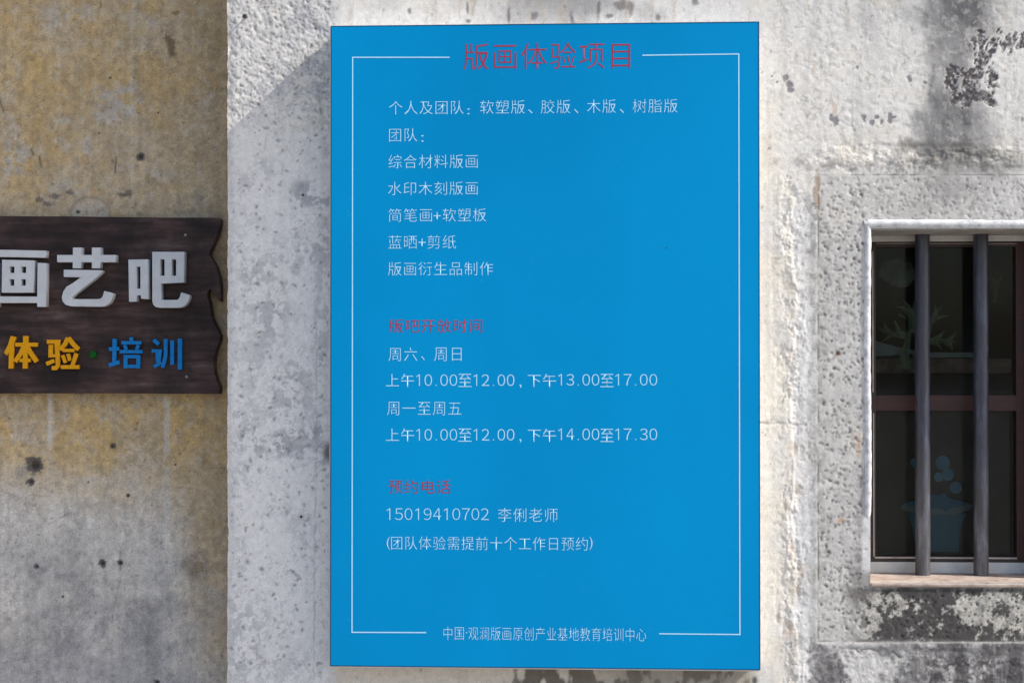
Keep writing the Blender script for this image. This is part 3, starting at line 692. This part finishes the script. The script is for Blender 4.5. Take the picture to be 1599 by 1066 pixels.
for cx, cy, rx, ry, k in [(40, 55, 30, 60, .5), (60, 130, 60, 50, .4), (225, 15, 90, 12, .7), (100, 20, 70, 18, -.6), (230, 45, 30, 30, -.5), (55, 60, 40, 16, -.4), (190, 155, 26, 20, -.8), (150, 148, 20, 14, -.6), (165, 180, 34, 16, -.6), (105, 205, 26, 22, -.6),
                          (40, 250, 34, 24, -.8), (140, 232, 40, 10, -.6), (250, 275, 50, 14, -.55), (310, 170, 26, 26, -.45), (100, 300, 60, 20, -.55), (10, 205, 16, 60, -.5), (215, 200, 30, 40, -.25), (290, 290, 50, 18, .4), (315, 305, 30, 20, -.4)]:
    m = O.blob(cx, cy, rx, ry, 0, soft=.6, warp=1.8, grain=.7, gscale=24, seed=205) * sstep(.40, .58, nz2) * 1.2
    O.C = mix(O.C, (.56, .55, .53) if k < 0 else och, m * abs(k) * (.7 if k < 0 else .8))
# bluish grey darker clouds low down
O.C = mix(O.C, (.38, .37, .385), sstep(760, 980, V) * sstep(.42, .62, fbm(U, V, 120, 206, 6, gain=.6)) * .6)
for cx, cy, rx, ry, k in [(95, 935, 46, 60, .4), (220, 1000, 60, 60, .3), (60, 1020, 80, 40, .3), (245, 990, 20, 26, .45), (215, 945, 60, 14, .3), (300, 890, 24, 18, .25)]:
    O.C = mix(O.C, (.17, .165, .18), O.blob(cx, cy, rx, ry, 0, soft=.8, warp=1.8, grain=.8, gscale=22) * k * .8)
O.C = mix(O.C, (.25, .175, .10), O.blob(308, 885, 22, 20, 20, soft=.5, warp=1) * .6)
O.C = mix(O.C, (.46, .35, .22), sstep(300, 345, U + 18 * (o2 - .5)) * .35)
O.C *= (1 + .45 * (o3 - .5))[..., None]
O.C = mix(O.C, (.32, .24, .15), sstep(.56, .66, fbm(U, V, 9, 232, 5, gain=.7)) * .35 * np.clip(vprof + .25, 0, 1))
O.C = mix(O.C, (.72, .68, .62), sstep(.58, .68, fbm(U, V, 13, 233, 6, gain=.7)) * .25)
O.C = mix(O.C, (.27, .26, .27), sstep(.58, .66, fbm(U, V, 11, 234, 6, gain=.7, sy=.7)) * .35 * (1 - vprof))
# pale vertical drips
for u0, v0, v1, w, k in [(79, 600, 702, 5, .75), (81, 702, 1066, 4, .12), (260, 615, 720, 5, .75), (259, 720, 870, 5, .45), (258, 870, 1066, 4, .15), (206, 0, 335, 2.2, .3), (118, 180, 310, 3, .25), (282, 740, 890, 4, .25)]:
    m = np.exp(-((U - u0 - 2.5 * (fbm(U, V, 50, 208) - .5)) / w) ** 4) * sstep(v0, v0 + 16, V) * (1 - sstep(v1 - 20, v1, V))
    O.C = mix(O.C, (.72, .69, .64), m * k * (.6 + .6 * nz(14, 209)))
# tan vertical rubbing
O.C *= (1 + .22 * (fbm(U, V, 7, 210, 3, sy=.06) - .5))[..., None]
# filled patch just above the sign
pat = O.blob(141, 334, 33, 28, 0, soft=.08, warp=.2); ring_ = np.clip(pat - O.blob(141, 334, 29, 24, 0, soft=.12, warp=.2), 0, 1)
O.C = mix(O.C, (.60, .57, .52), pat * .45); O.C = mix(O.C, (.26, .19, .12), ring_ * .5); O.H += pat * .0012
for cx, cy in [(62, 312), (85, 305), (110, 300), (188, 305), (200, 303), (75, 318)]:
    O.C = mix(O.C, (.13, .11, .1), O.blob(cx, cy, 7, 4, 0, grain=.8, gscale=5, warp=.5) * .7)
O.C = mix(O.C, (.15, .10, .06), O.blob(266, 68, 6, 24, -20, grain=.9, gscale=6, warp=.5) * .75)
O.C = mix(O.C, (.30, .19, .07), O.blob(275, 20, 8, 4, 0, grain=.4, gscale=6, warp=.5) * .8)
for p in ([(158, 0), (157, 12)], [(48, 232), (52, 242)], [(62, 245), (65, 262)], [(182, 245), (180, 270)], [(0, 155), (5, 175)]):
    O.line(p, 1.5, .75, (.10, .08, .06), .0004, 1)
O.line([(188, 860), (188, 900), (180, 940), (174, 970)], 1.2, .65, (.14, .12, .11), .0006, 1.5)
O.line([(310, 729), (352, 731)], 1.0, .6, (.14, .12, .11), .0004, .6)
O.line([(42, 780), (58, 795), (78, 820), (90, 850)], 1.0, .4, (.26, .17, .08), .0002, 3); O.line([(75, 818), (108, 800)], .9, .55, (.17, .13, .09), .0003, 1)
O.line([(48, 772), (72, 774)], .9, .4, (.28, .2, .08), .0002, 1); O.line([(255, 1040), (275, 1066)], 1.3, .5, (.16, .14, .13), .0005, 2)
O.line([(222, 1015), (248, 1018)], 1.3, .4, (.18, .16, .15), .0004, 2); O.line([(100, 800), (113, 832)], .9, .35, (.2, .15, .1), .0002, 1)
O.H += .0014 * (nz(120, 221) - .5) + .0010 * (nz(22, 222) - .5) + .0004 * (nz(6, 223, 2) - .5)
W_ = O; hair(160, 0, 352, 0, 1060, 70, 110, 5, 30, .35, (.22, .18, .13)); hair(60, 0, 352, 620, 1060, 0, 180, 6, 34, .35, (.22, .19, .15))
for i in range(900):
    O.pit(rng.uniform(-5, 355), rng.uniform(0, 1066), rng.uniform(.8, 1.6), rng.uniform(.0002, .0008), rng.uniform(.15, .55), (.12, .10, .08), rng.uniform(1, 2), rng.uniform(0, 180))
for cx, cy, r in [(219, 244, 6.5), (54, 725, 12), (48, 751, 6), (175, 696, 4.5), (160, 878, 6.5), (188, 878, 4.5), (57, 884, 4), (138, 752, 1.8), (200, 773, 3), (98, 931, 2.2), (172, 122, 2), (247, 176, 1.6), (245, 1064, 4), (155, 208, 1.6), (122, 331, 3), (274, 725, 2)]:
    O.C = mix(O.C, (.09, .085, .09), O.blob(cx, cy, r * 1.1, r, 0, soft=.22, warp=.3 if r > 3 else 0, grain=.55 if r > 3 else 0, gscale=5) * .85)
    O.pit(cx + r * .15, cy + r * .15, r * .5, .004 if r > 3 else .0015, .7, (.03, .02, .02))
O.C = mix(O.C, (.30, .31, .33), O.blob(34, 735, 9, 9, 0, soft=.6) * .5); O.C = mix(O.C, (.28, .28, .30), O.blob(69, 889, 7, 5, 0, soft=.5) * .6)
O.C *= (.95 - .12 * np.clip(vprof + .3 * lowr, 0, 1))[..., None]
O.mesh('wall_face', np.ones((len(vs2) - 1, len(us2) - 1), bool), MAT['ochre'], owall)
for u, v, r in [(55, 723, .0055), (160, 878, .0032), (188, 878, .0030), (200, 773, .0022)]:
    nail(u, v, r, .003, OCH_Y + .001, rust, owall, name='anchor_bolt')
U, V = W.U, W.V

# ================================================================== NOTICE BOARD
BD = -.075; HB = 1.79877; BZ0, BZ1 = 1.55 - HB / 2, 1.55 + HB / 2
board = empty('notice_board', (0, BD, BZ0)); tag(board, 'large blue notice board with white and red Chinese lettering on the white wall', 'notice board')
steelw = simple('white_housing_paint', (.62, .62, .62), .45, .08, 30)
box('housing', -.6035, .5985, BD + .004, -.0125, BZ0 - .0045, BZ1 - .002, steelw, board, .002)
box('mounting_frame', -.6, .595, -.0121, .002, BZ0 - .001, BZ1 - .005, steelw, board)
m, n, b = new_mat('blue_acrylic_face')
f = noise_node(n, 1.1, 3, .5, (1, 1, .55))
g_ = ramp(n, f, [(.32, (.0, .205, .465)), (.5, (.0, .232, .52)), (.68, (.0, .262, .57))])
f9 = noise_node(n, 90, 6, .7); dust = ramp(n, f9, [(.62, (0, 0, 0)), (.8, (.10, .10, .10))])
mm = n.nodes.new('ShaderNodeMix'); mm.data_type = 'RGBA'; n.links.new(dust, mm.inputs[0]); n.links.new(g_, mm.inputs[6]); mm.inputs[7].default_value = (.3, .45, .6, 1)
n.links.new(mm.outputs[2], b.inputs['Base Color']); b.inputs['Roughness'].default_value = .38; b.inputs['Specular IOR Level'].default_value = .06
bump(n, b, noise_node(n, 2.2, 2, .4), .004)
blue = m
panel = box('face_panel', -.5985, .5985, BD, BD + .0045, BZ0 + .0015, BZ1 - .0015, blue, board, .0012)
navy = simple('dark_edge_strip', (.004, .03, .10), .4, .2, 20)
for a in [(-.6, -.5985, BZ0, BZ1), (.5985, .6, BZ0, BZ1), (-.5984, .5984, BZ1 - .0014, BZ1), (-.5984, .5984, BZ0, BZ0 + .0014)]:
    box('edge_strip', a[0], a[1], BD - .0006, BD + .005, a[2], a[3], navy, board)
inkw = simple('pale_print', (.36, .64, .84), .6, .06, 40); inkr = simple('red_print', (.30, .014, .04), .6, .12, 40)
T = BD - .0008
def quad_line(pts, w):
    bm = bmesh.new(); q = [P(*p, T) for p in pts]; h = w / 2; sx_ = 1 if q[1][0] < q[0][0] else -1
    # one flat bracket: outer and inner outline of three straight runs
    (xa, za), (xb, zb), (xc, zc), (xd, zd) = q
    o_ = [(xa, za + h), (xb - sx_ * h, zb + h), (xc - sx_ * h, zc - h), (xd, zd - h), (xd, zd + h), (xc + sx_ * h, zc + h), (xb + sx_ * h, zb - h), (xa, za - h)]
    v = [bm.verts.new((x, T + .0003, z)) for x, z in o_]
    for f in ((0, 1, 6, 7), (1, 2, 5, 6), (2, 3, 4, 5)): bm.faces.new([v[i] for i in f])
    for fc in bm.faces:
        fc.normal_update()
        if fc.normal.y > 0: fc.normal_flip()
    return bm_obj('border_line', bm, inkw, board)
quad_line([(702, 89.8), (550.6, 89.8), (549.6, 986.6), (665.5, 987)], .0034)
quad_line([(1003, 86.6), (1153.6, 84.6), (1155.4, 990), (1029.5, 988.8)], .0034)

dgc = bpy.data.curves.new('type', 'FONT'); dgo = bpy.data.objects.new('type', dgc); COL.objects.link(dgo)
def glyphs(text, offset=0, spacing=1.0, extrude=0, res=3):
    dgc.body = text; dgc.offset = offset; dgc.space_character = spacing; dgc.extrude = extrude; dgc.resolution_u = res
    bpy.context.view_layer.update()
    dg = bpy.context.evaluated_depsgraph_get(); me = bpy.data.meshes.new_from_object(dgo.evaluated_get(dg))
    a = np.empty(len(me.vertices) * 3, np.float32); me.vertices.foreach_get('co', a); return me, a.reshape(-1, 3)
HALF = .00025
def digits(s):
    """spell a number out, one upright figure per cell"""
    if not s[0].replace('.', '').isdigit(): return [s]
    pad = lambda ch: (.22, .40) if ch == '1' else (.09, .09)
    n = sum(.70 if ch == '.' else 1.0 for ch in s[0]) - pad(s[0][0])[0] - pad(s[0][-1])[1]
    a = (s[2] - s[1]) / n; x = s[1] - pad(s[0][0])[0] * a; out_ = []; v0, v1 = s[3], s[4]
    for ch in s[0]:
        if ch == '.': out_.append(('．', x + .29 * a, x + .42 * a, v1 - .105 * (v1 - v0), v1)); x += .70 * a
        else:
            p0, p1 = pad(ch); out_.append((chr(ord(ch) + 0xFEE0), x + p0 * a, x + (1 - p1) * a, v0, v1)); x += a
    return out_
def text_part(name, segs, yspan, mat, parent, off=-.012, sp=1.06, uL=None):
    """segs: (text, u0, u1[, v0, v1]); yspan: v range of full glyphs at the left end. One mesh per line."""
    bm = bmesh.new(); uL = segs[0][1] if uL is None else uL
    zt = P(uL, yspan[0], T)[1]; zb = P(uL, yspan[1], T)[1]
    segs = [q for s_ in segs for q in digits(s_)]
    for s in segs:
        if s[0] == '１':                                   # plain stroke with a short flag
            zc = P(s[1], s[3], T)[1]; z0_ = P(s[1], s[4], T)[1]; h_ = zc - z0_; xa_ = P(s[1], s[3], T)[0]; xb_2 = P(s[2], s[3], T)[0]; w_ = h_ * .085
            for pts in ([(xb_2 - w_, z0_), (xb_2, z0_), (xb_2, zc), (xb_2 - w_ * .8, zc), (xb_2 - w_, zc - h_ * .03)], [(xa_, zc - h_ * .24), (xb_2 - w_, zc - h_ * .10), (xb_2 - w_, zc - h_ * .01), (xa_, zc - h_ * .155)]):
                bm.faces.new([bm.verts.new((x_, T + .0004, z_)) for x_, z_ in pts])
            continue
        me, a = glyphs(s[0], off, sp)
        x0 = P(s[1], (yspan[0] + yspan[1]) / 2, T)[0]; x1 = P(s[2], (yspan[0] + yspan[1]) / 2, T)[0]
        if len(s) > 3: t1 = P(s[1], s[3], T)[1]; t0 = P(s[1], s[4], T)[1]
        else: t1, t0 = zt, zb
        mn, mx_ = a.min(0), a.max(0)
        b = np.empty_like(a); b[:, 0] = x0 + (a[:, 0] - mn[0]) / (mx_[0] - mn[0]) * (x1 - x0)
        b[:, 2] = t0 + (a[:, 1] - mn[1]) / (mx_[1] - mn[1]) * (t1 - t0); b[:, 1] = T + .0004
        me.vertices.foreach_set('co', b.ravel()); bm.from_mesh(me); bpy.data.meshes.remove(me)
    for fc in bm.faces:
        fc.normal_update()
        if fc.normal.y > 0: fc.normal_flip()
    return bm_obj(name, bm, mat, parent)
def S(ox, oy, s=3.198):
    X = lambda v: ox + v / s; Y = lambda v: oy + v / s
    return X, Y
def L(ox, oy, segs, ys, mat=None, s=3.198, off=-.012, sp=1.06, label=None):
    X, Y = S(ox, oy, s); out = []
    for g0 in segs: out.append((g0[0], X(g0[1]), X(g0[2])) + ((Y(g0[3]), Y(g0[4])) if len(g0) > 3 else ()))
    grp = [[]]
    for k, g0 in enumerate(out):                       # words set well apart are pieces of their own
        if grp[-1] and g0[1] - grp[-1][-1][2] > 4.5: grp.append([])
        grp[-1].append(g0)
    for g0 in grp:
        o = text_part('text_line', g0, (Y(ys[0]), Y(ys[1])), mat or inkw, board, off + (.004 if mat is inkr and s > 1 else 0), sp, out[0][1])
    if label: o['label'] = label
L(0, 0, [('版画体验项目', 724, 984)], (68.3, 109), inkr, 1, -.010, 1.08, label='red title 版画体验项目')
L(580, 140, [('个人及团队', 88, 460), ('：', 478, 491, 95, 124), ('软塑版', 542, 765), ('、', 783, 804, 99, 120), ('胶版', 846, 992), ('、', 1012, 1033, 98, 119), ('木版', 1076, 1220), ('、', 1240, 1261, 97, 118), ('树脂版', 1305, 1528)], (58, 125))
L(580, 140, [('团队', 88, 228), ('：', 248, 261, 228, 261)], (194, 260))
L(580, 140, [('综合材料版画', 85, 530)], (326, 394))
L(580, 140, [('水印木刻版画', 83, 530)], (461, 527))
L(580, 140, [('简笔画', 85, 302), ('+', 310, 346, 612, 648), ('软塑板', 355, 573)], (594, 660))
L(580, 140, [('蓝晒', 84, 226), ('+', 234, 271, 744, 781), ('剪纸', 280, 422)], (728, 795))
L(580, 140, [('版画衍生品制作', 83, 607)], (861, 928))
L(580, 480, [('版吧开放时间', 88, 553)], (58, 125), inkr, label='red heading 版吧开放时间')
L(580, 480, [('周六', 85, 228), ('、', 248, 266, 243, 263), ('周日', 313, 450)], (200, 267))
for yy, h2, dx in ((0, '13.00', 0), (272, '14.00', 1)):
    e = '17.00' if yy == 0 else '17.30'
    d0, d1 = 334 + yy, 391 + yy
    L(580, 480, [('上午', 72, 213), ('10.00', 224, 428, d0, d1), ('至', 434, 500), ('12.00', 510, 714, d0, d1), (',', 739, 749, 384 + yy, 402 + yy), ('下午', 780, 922), (h2, 933, 1138, d0 - 2, d1 - 2), ('至', 1143, 1209), (e, 1218, 1427, d0 - 2, d1 - 2)], (331 + yy, 396 + yy), off=-.008, sp=1.04)
L(580, 480, [('周一至周五', 78, 448)], (471, 537))
L(580, 730, [('预约电话', 86, 396)], (60, 128), inkr, label='red heading 预约电话')
L(580, 730, [('15019410702', 76, 586, 202, 260), ('李俐老师', 632, 930)], (198, 266), sp=1.06)
L(580, 730, [('(', 76, 93, 343, 410), ('团队体验需提前十个工作日预约', 98, 1080), (')', 1088, 1104, 343, 410)], (341, 407))
L(500, 940, [('中国', 855, 996), ('·', 1010, 1019, 205, 214), ('观澜版画原创产业基地教育培训中心', 1028, 2261)], (167, 258), s=4.4417, off=-.014, sp=1.04)
# chips on the face
xg, zg = P(1041, 387, T); bm = bmesh.new(); bmesh.ops.create_circle(bm, cap_ends=True, segments=7, radius=.0022, matrix=Matrix.Translation((xg, T, zg)) @ Matrix.Rotation(math.radians(45), 4, 'Y') @ Matrix.Diagonal((1.6, 1, .5, 1)) @ Matrix.Rotation(math.radians(90), 4, 'X'))
bm_obj('scratch_mark', bm, navy, board)

# ================================================================== WOODEN SIGN
SGY = .215                                        # front of the plank
sgx, sgz = P(100, 614, SGY); sign = empty('wooden_sign', (sgx, SGY, sgz)); tag(sign, 'dark weathered wooden sign with ragged right edge and raised Chinese characters', 'sign')
m, n, b = new_mat('weathered_dark_wood')
f = noise_node(n, 9, 9, .65, (.35, 1, 2.2)); f2 = noise_node(n, 46, 9, .78, (.3, 1, 2.4)); f3 = noise_node(n, 9, 6, .6, (1.0, 1, .8))
c = ramp(n, f, [(.28, (.007, .0035, .003)), (.45, (.029, .0150, .013)), (.58, (.062, .037, .033)), (.75, (.13, .098, .09))])
c = mul(n, c, ramp(n, f2, [(.3, (.6,) * 3), (.7, (1.3,) * 3)]))
c = mul(n, c, ramp(n, f3, [(.38, (.55,) * 3), (.62, (1.4, 1.3, 1.3))]))
n.links.new(c, b.inputs['Base Color']); b.inputs['Roughness'].default_value = .62; b.inputs['Specular IOR Level'].default_value = .3
bump(n, b, f2, .0012); wood = m
def shape(name, outlines, y, depth, mat, parent, bev=0.0, smooth=False):
    """flat shape with holes from pixel outlines on the plane y, extruded back by depth"""
    cu_ = bpy.data.curves.new(name, 'CURVE'); cu_.dimensions = '2D'; cu_.fill_mode = 'BOTH'; cu_.extrude = depth / 2 - bev; cu_.bevel_depth = bev; cu_.bevel_resolution = 1; cu_.offset = -bev
    for pts in outlines:
        sp_ = cu_.splines.new('POLY'); sp_.points.add(len(pts) - 1); sp_.use_cyclic_u = True
        for i, p in enumerate(pts):
            x, zz = P(*p, y); sp_.points[i].co = (x, zz, 0, 1)
    o = bpy.data.objects.new(name, cu_); COL.objects.link(o); bpy.context.view_layer.update()
    me = bpy.data.meshes.new_from_object(o.evaluated_get(bpy.context.evaluated_depsgraph_get())); bpy.data.objects.remove(o); bpy.data.curves.remove(cu_)
    bm = bmesh.new(); bm.from_mesh(me); bpy.data.meshes.remove(me)
    for v in bm.verts: v.co = Vector((v.co.x, y + depth / 2 - v.co.z, v.co.y))
    bmesh.ops.remove_doubles(bm, verts=bm.verts, dist=1e-6); bmesh.ops.recalc_face_normals(bm, faces=bm.faces)
    return bm_obj(name, bm, mat, parent)
pt = lambda X, Y: (X / 3.231, 310 + Y / 3.231)
rag = [(1105, 97), (1114, 108), (1112, 130), (1104, 165), (1090, 200), (1072, 240), (1058, 268), (1056, 282), (1066, 300), (1082, 325), (1096, 358), (1106, 395), (1112, 440), (1114, 480), (1113, 520), (1102, 512), (1088, 498), (1076, 478),
       (1068, 464), (1060, 457), (1052, 463), (1046, 480), (1048, 500), (1057, 520), (1062, 560), (1070, 602), (1085, 635), (1099, 662), (1111, 690), (1110, 712), (1100, 740), (1090, 762), (1082, 800), (1078, 840), (1083, 880), (1094, 915), (1106, 940), (1110, 962), (1107, 985)]
out = [pt(*p) for p in rag] + [(290, 614.6), (200, 614), (100, 614), (0, 614), (-140, 614.5), (-250, 614)]
out += [(-262, 560), (-244, 520), (-262, 470), (-240, 420), (-258, 380), (-250, 337)] + [(-100, 337), (0, 337.3), (120, 338), (240, 339.5)]
shape('plank', [out], SGY, .035, wood, sign, .0018)
cw = simple('pale_grey_letter_paint', (.52, .535, .55), .6, .08, 30, spec=.2); side = cw
yelm = simple('orange_yellow_paint', (.66, .30, .006), .6, .08, 60, spec=.12); blm = simple('bright_blue_paint', (.006, .17, .46), .6, .1, 60, spec=.15); grm = simple('green_paint', (.006, .085, .01), .6, .1, 60, spec=.1)
ga = lambda X, Y: (X / 8.2, 370 + Y / 8.2); gb = lambda X, Y: (180 + X / 8.2, 370 + Y / 8.2)
rect = lambda f, a, b, c, d: [f(a, b), f(c, b), f(c, d), f(a, d)]
CHY = SGY - .028
def multi(name, groups, y, depth, mat, bev=.0008, label=None):
    first = None
    bmx = bmesh.new()
    for g0 in groups:
        o = shape(name, g0, y, depth, mat, None, bev); bmx.from_mesh(o.data); bpy.data.objects.remove(o)
    o = bm_obj(name, bmx, mat, sign); 
    if label: o['label'] = label
    return o
multi('raised_character', [[[ga(-140, 160), ga(588, 175), ga(588, 264), ga(-140, 252)]],
      [[ga(25, 290), ga(436, 300), ga(430, 712), ga(20, 712)], rect(ga, 120, 378, 182, 460), rect(ga, 270, 378, 332, 460), rect(ga, 120, 540, 180, 622), rect(ga, 268, 540, 328, 622)],
      [[ga(-134, 330), ga(-28, 330), ga(-28, 760), ga(475, 762), ga(480, 330), ga(592, 336), ga(588, 893), ga(475, 893), ga(475, 843), ga(-28, 843), ga(-28, 893), ga(-134, 893)]]], CHY, .027, cw, label='white raised character 画')
multi('raised_character', [[[ga(*p) for p in [(730, 230), (932, 230), (932, 135), (1042, 135), (1042, 230), (1175, 230), (1175, 135), (1287, 135), (1287, 230), (1482, 230), (1480, 322), (1287, 322), (1280, 400), (1175, 400), (1175, 322), (1040, 322), (1035, 400), (930, 400), (930, 322), (730, 322)]]],
      [[ga(*p) for p in [(815, 418), (1300, 425), (1312, 445), (1200, 548), (1060, 655), (960, 735), (925, 772), (922, 790), (940, 795), (1255, 795), (1290, 787), (1313, 760), (1333, 690), (1452, 722), (1438, 785), (1405, 845), (1345, 885), (1270, 892), (905, 887), (840, 868), (800, 825), (790, 765), (808, 700), (850, 635), (930, 590), (1035, 515), (815, 510)]]]], CHY, .027, cw, label='white raised character 艺')
multi('raised_character', [[[gb(*p) for p in [(167, 290), (418, 285), (425, 795), (330, 790), (325, 745), (275, 745), (275, 825), (175, 828)]], rect(gb, 272, 378, 320, 660)],
      [[gb(*p) for p in [(472, 190), (885, 190), (880, 582), (585, 595), (590, 805), (790, 805), (812, 790), (828, 760), (842, 708), (957, 745), (940, 810), (905, 865), (860, 895), (810, 905), (560, 905), (515, 895), (485, 865), (473, 820)]], rect(gb, 575, 285, 630, 495), rect(gb, 722, 285, 778, 495)]], CHY, .027, cw, label='white raised character 吧')
# small characters, traced stroke by stroke
gs = lambda X, Y: (X / 8.883, 510 + Y / 8.883)
def strokes(name, sts, f, mat, label, y=None):
    """each stroke: polygon in crop pixels"""
    y = SGY - .012 if y is None else y
    grp = []
    bmx = bmesh.new()
    for i, s_ in enumerate(sts):
        o = shape(name, [[f(*p) for p in s_]], y - .0002 * i, .0115, mat, None, 0); bmx.from_mesh(o.data); bpy.data.objects.remove(o)
    o = bm_obj(name, bmx, mat, sign); o['label'] = label
def st(pts, w):
    """thick stroke polygon round a polyline"""
    Lp, Rp = [], []
    for i, (u, v) in enumerate(pts):
        d = np.array(pts[min(i + 1, len(pts) - 1)], float) - np.array(pts[max(i - 1, 0)], float); d /= np.linalg.norm(d)
        k = 1.0
        if 0 < i < len(pts) - 1:
            d1 = np.array(pts[i], float) - np.array(pts[i - 1], float); d1 /= np.linalg.norm(d1); k = 1 / max(.5, float(d1 @ d))
        Lp.append((u - d[1] * w / 2 * k, v + d[0] * w / 2 * k)); Rp.append((u + d[1] * w / 2 * k, v - d[0] * w / 2 * k))
    return Lp + Rp[::-1]
strokes('raised_character', [[(148, 128), (220, 145), (192, 230), (182, 580), (118, 580), (122, 345), (98, 400), (55, 360), (110, 250)], st([(210, 248), (515, 248)], 55), st([(352, 128), (345, 580)], 64),
    st([(330, 260), (285, 370), (205, 485)], 58), st([(370, 270), (430, 380), (505, 485)], 58), st([(270, 465), (420, 465)], 50)], gs, yelm, 'orange raised character 体')
strokes('raised_character', [st([(648, 208), (792, 208), (790, 400), (670, 400)], 56), st([(702, 250), (700, 400)], 60), st([(795, 380), (800, 540), (770, 572), (715, 572)], 56), st([(640, 515), (750, 470)], 52),
    st([(940, 155), (900, 240), (830, 320)], 58), st([(945, 155), (1010, 240), (1085, 315)], 58), st([(870, 328), (1030, 328)], 46), st([(865, 395), (905, 500)], 46), st([(940, 375), (965, 470)], 46), st([(1055, 370), (1000, 540)], 50), st([(842, 558), (1095, 558)], 54)], gs, yelm, 'orange raised character 验')
g5 = lambda X, Y: (X / 3.231, 310 + Y / 3.231)
strokes('raised_character', [st([(549, 759), (600, 757)], 18), st([(577, 707), (575, 830)], 19), st([(549, 840), (602, 824)], 19), st([(612, 727), (712, 727)], 17), st([(660, 700), (664, 727)], 18), st([(628, 738), (636, 762)], 16), st([(697, 738), (688, 762)], 16),
    st([(603, 772), (718, 772)], 17), st([(633, 790), (633, 856)], 19), st([(697, 790), (697, 856)], 19), st([(625, 797), (705, 797)], 17), st([(625, 846), (705, 846)], 17)], g5, blm, 'blue raised character 培')
strokes('raised_character', [st([(775, 712), (800, 735)], 19), st([(765, 768), (800, 768), (798, 842), (815, 828)], 18), st([(776, 848), (812, 828)], 16), st([(835, 708), (835, 790), (820, 852)], 18), st([(868, 715), (868, 838)], 18), st([(907, 706), (907, 862)], 21)], g5, blm, 'blue raised character 训')
bm = bmesh.new(); x, zz = P(145, 553.5, SGY - .01)
bmesh.ops.create_cone(bm, cap_ends=True, segments=20, radius1=.0115, radius2=.0105, depth=.011, matrix=Matrix.Translation((x, SGY - .0056, zz)) @ Matrix.Rotation(math.radians(90), 4, 'X'))
o = bm_obj('raised_dot', bm, grm, sign); o['label'] = 'small green round dot'
screwm = simple('dull_screw', (.22, .21, .2), .4, .3, 200, .6)
for u, v in [(290, 367), (292, 588)]:
    o = nail(u, v, .0042, .003, SGY, screwm, sign, name='screw')
bpy.data.objects.remove(dgo)
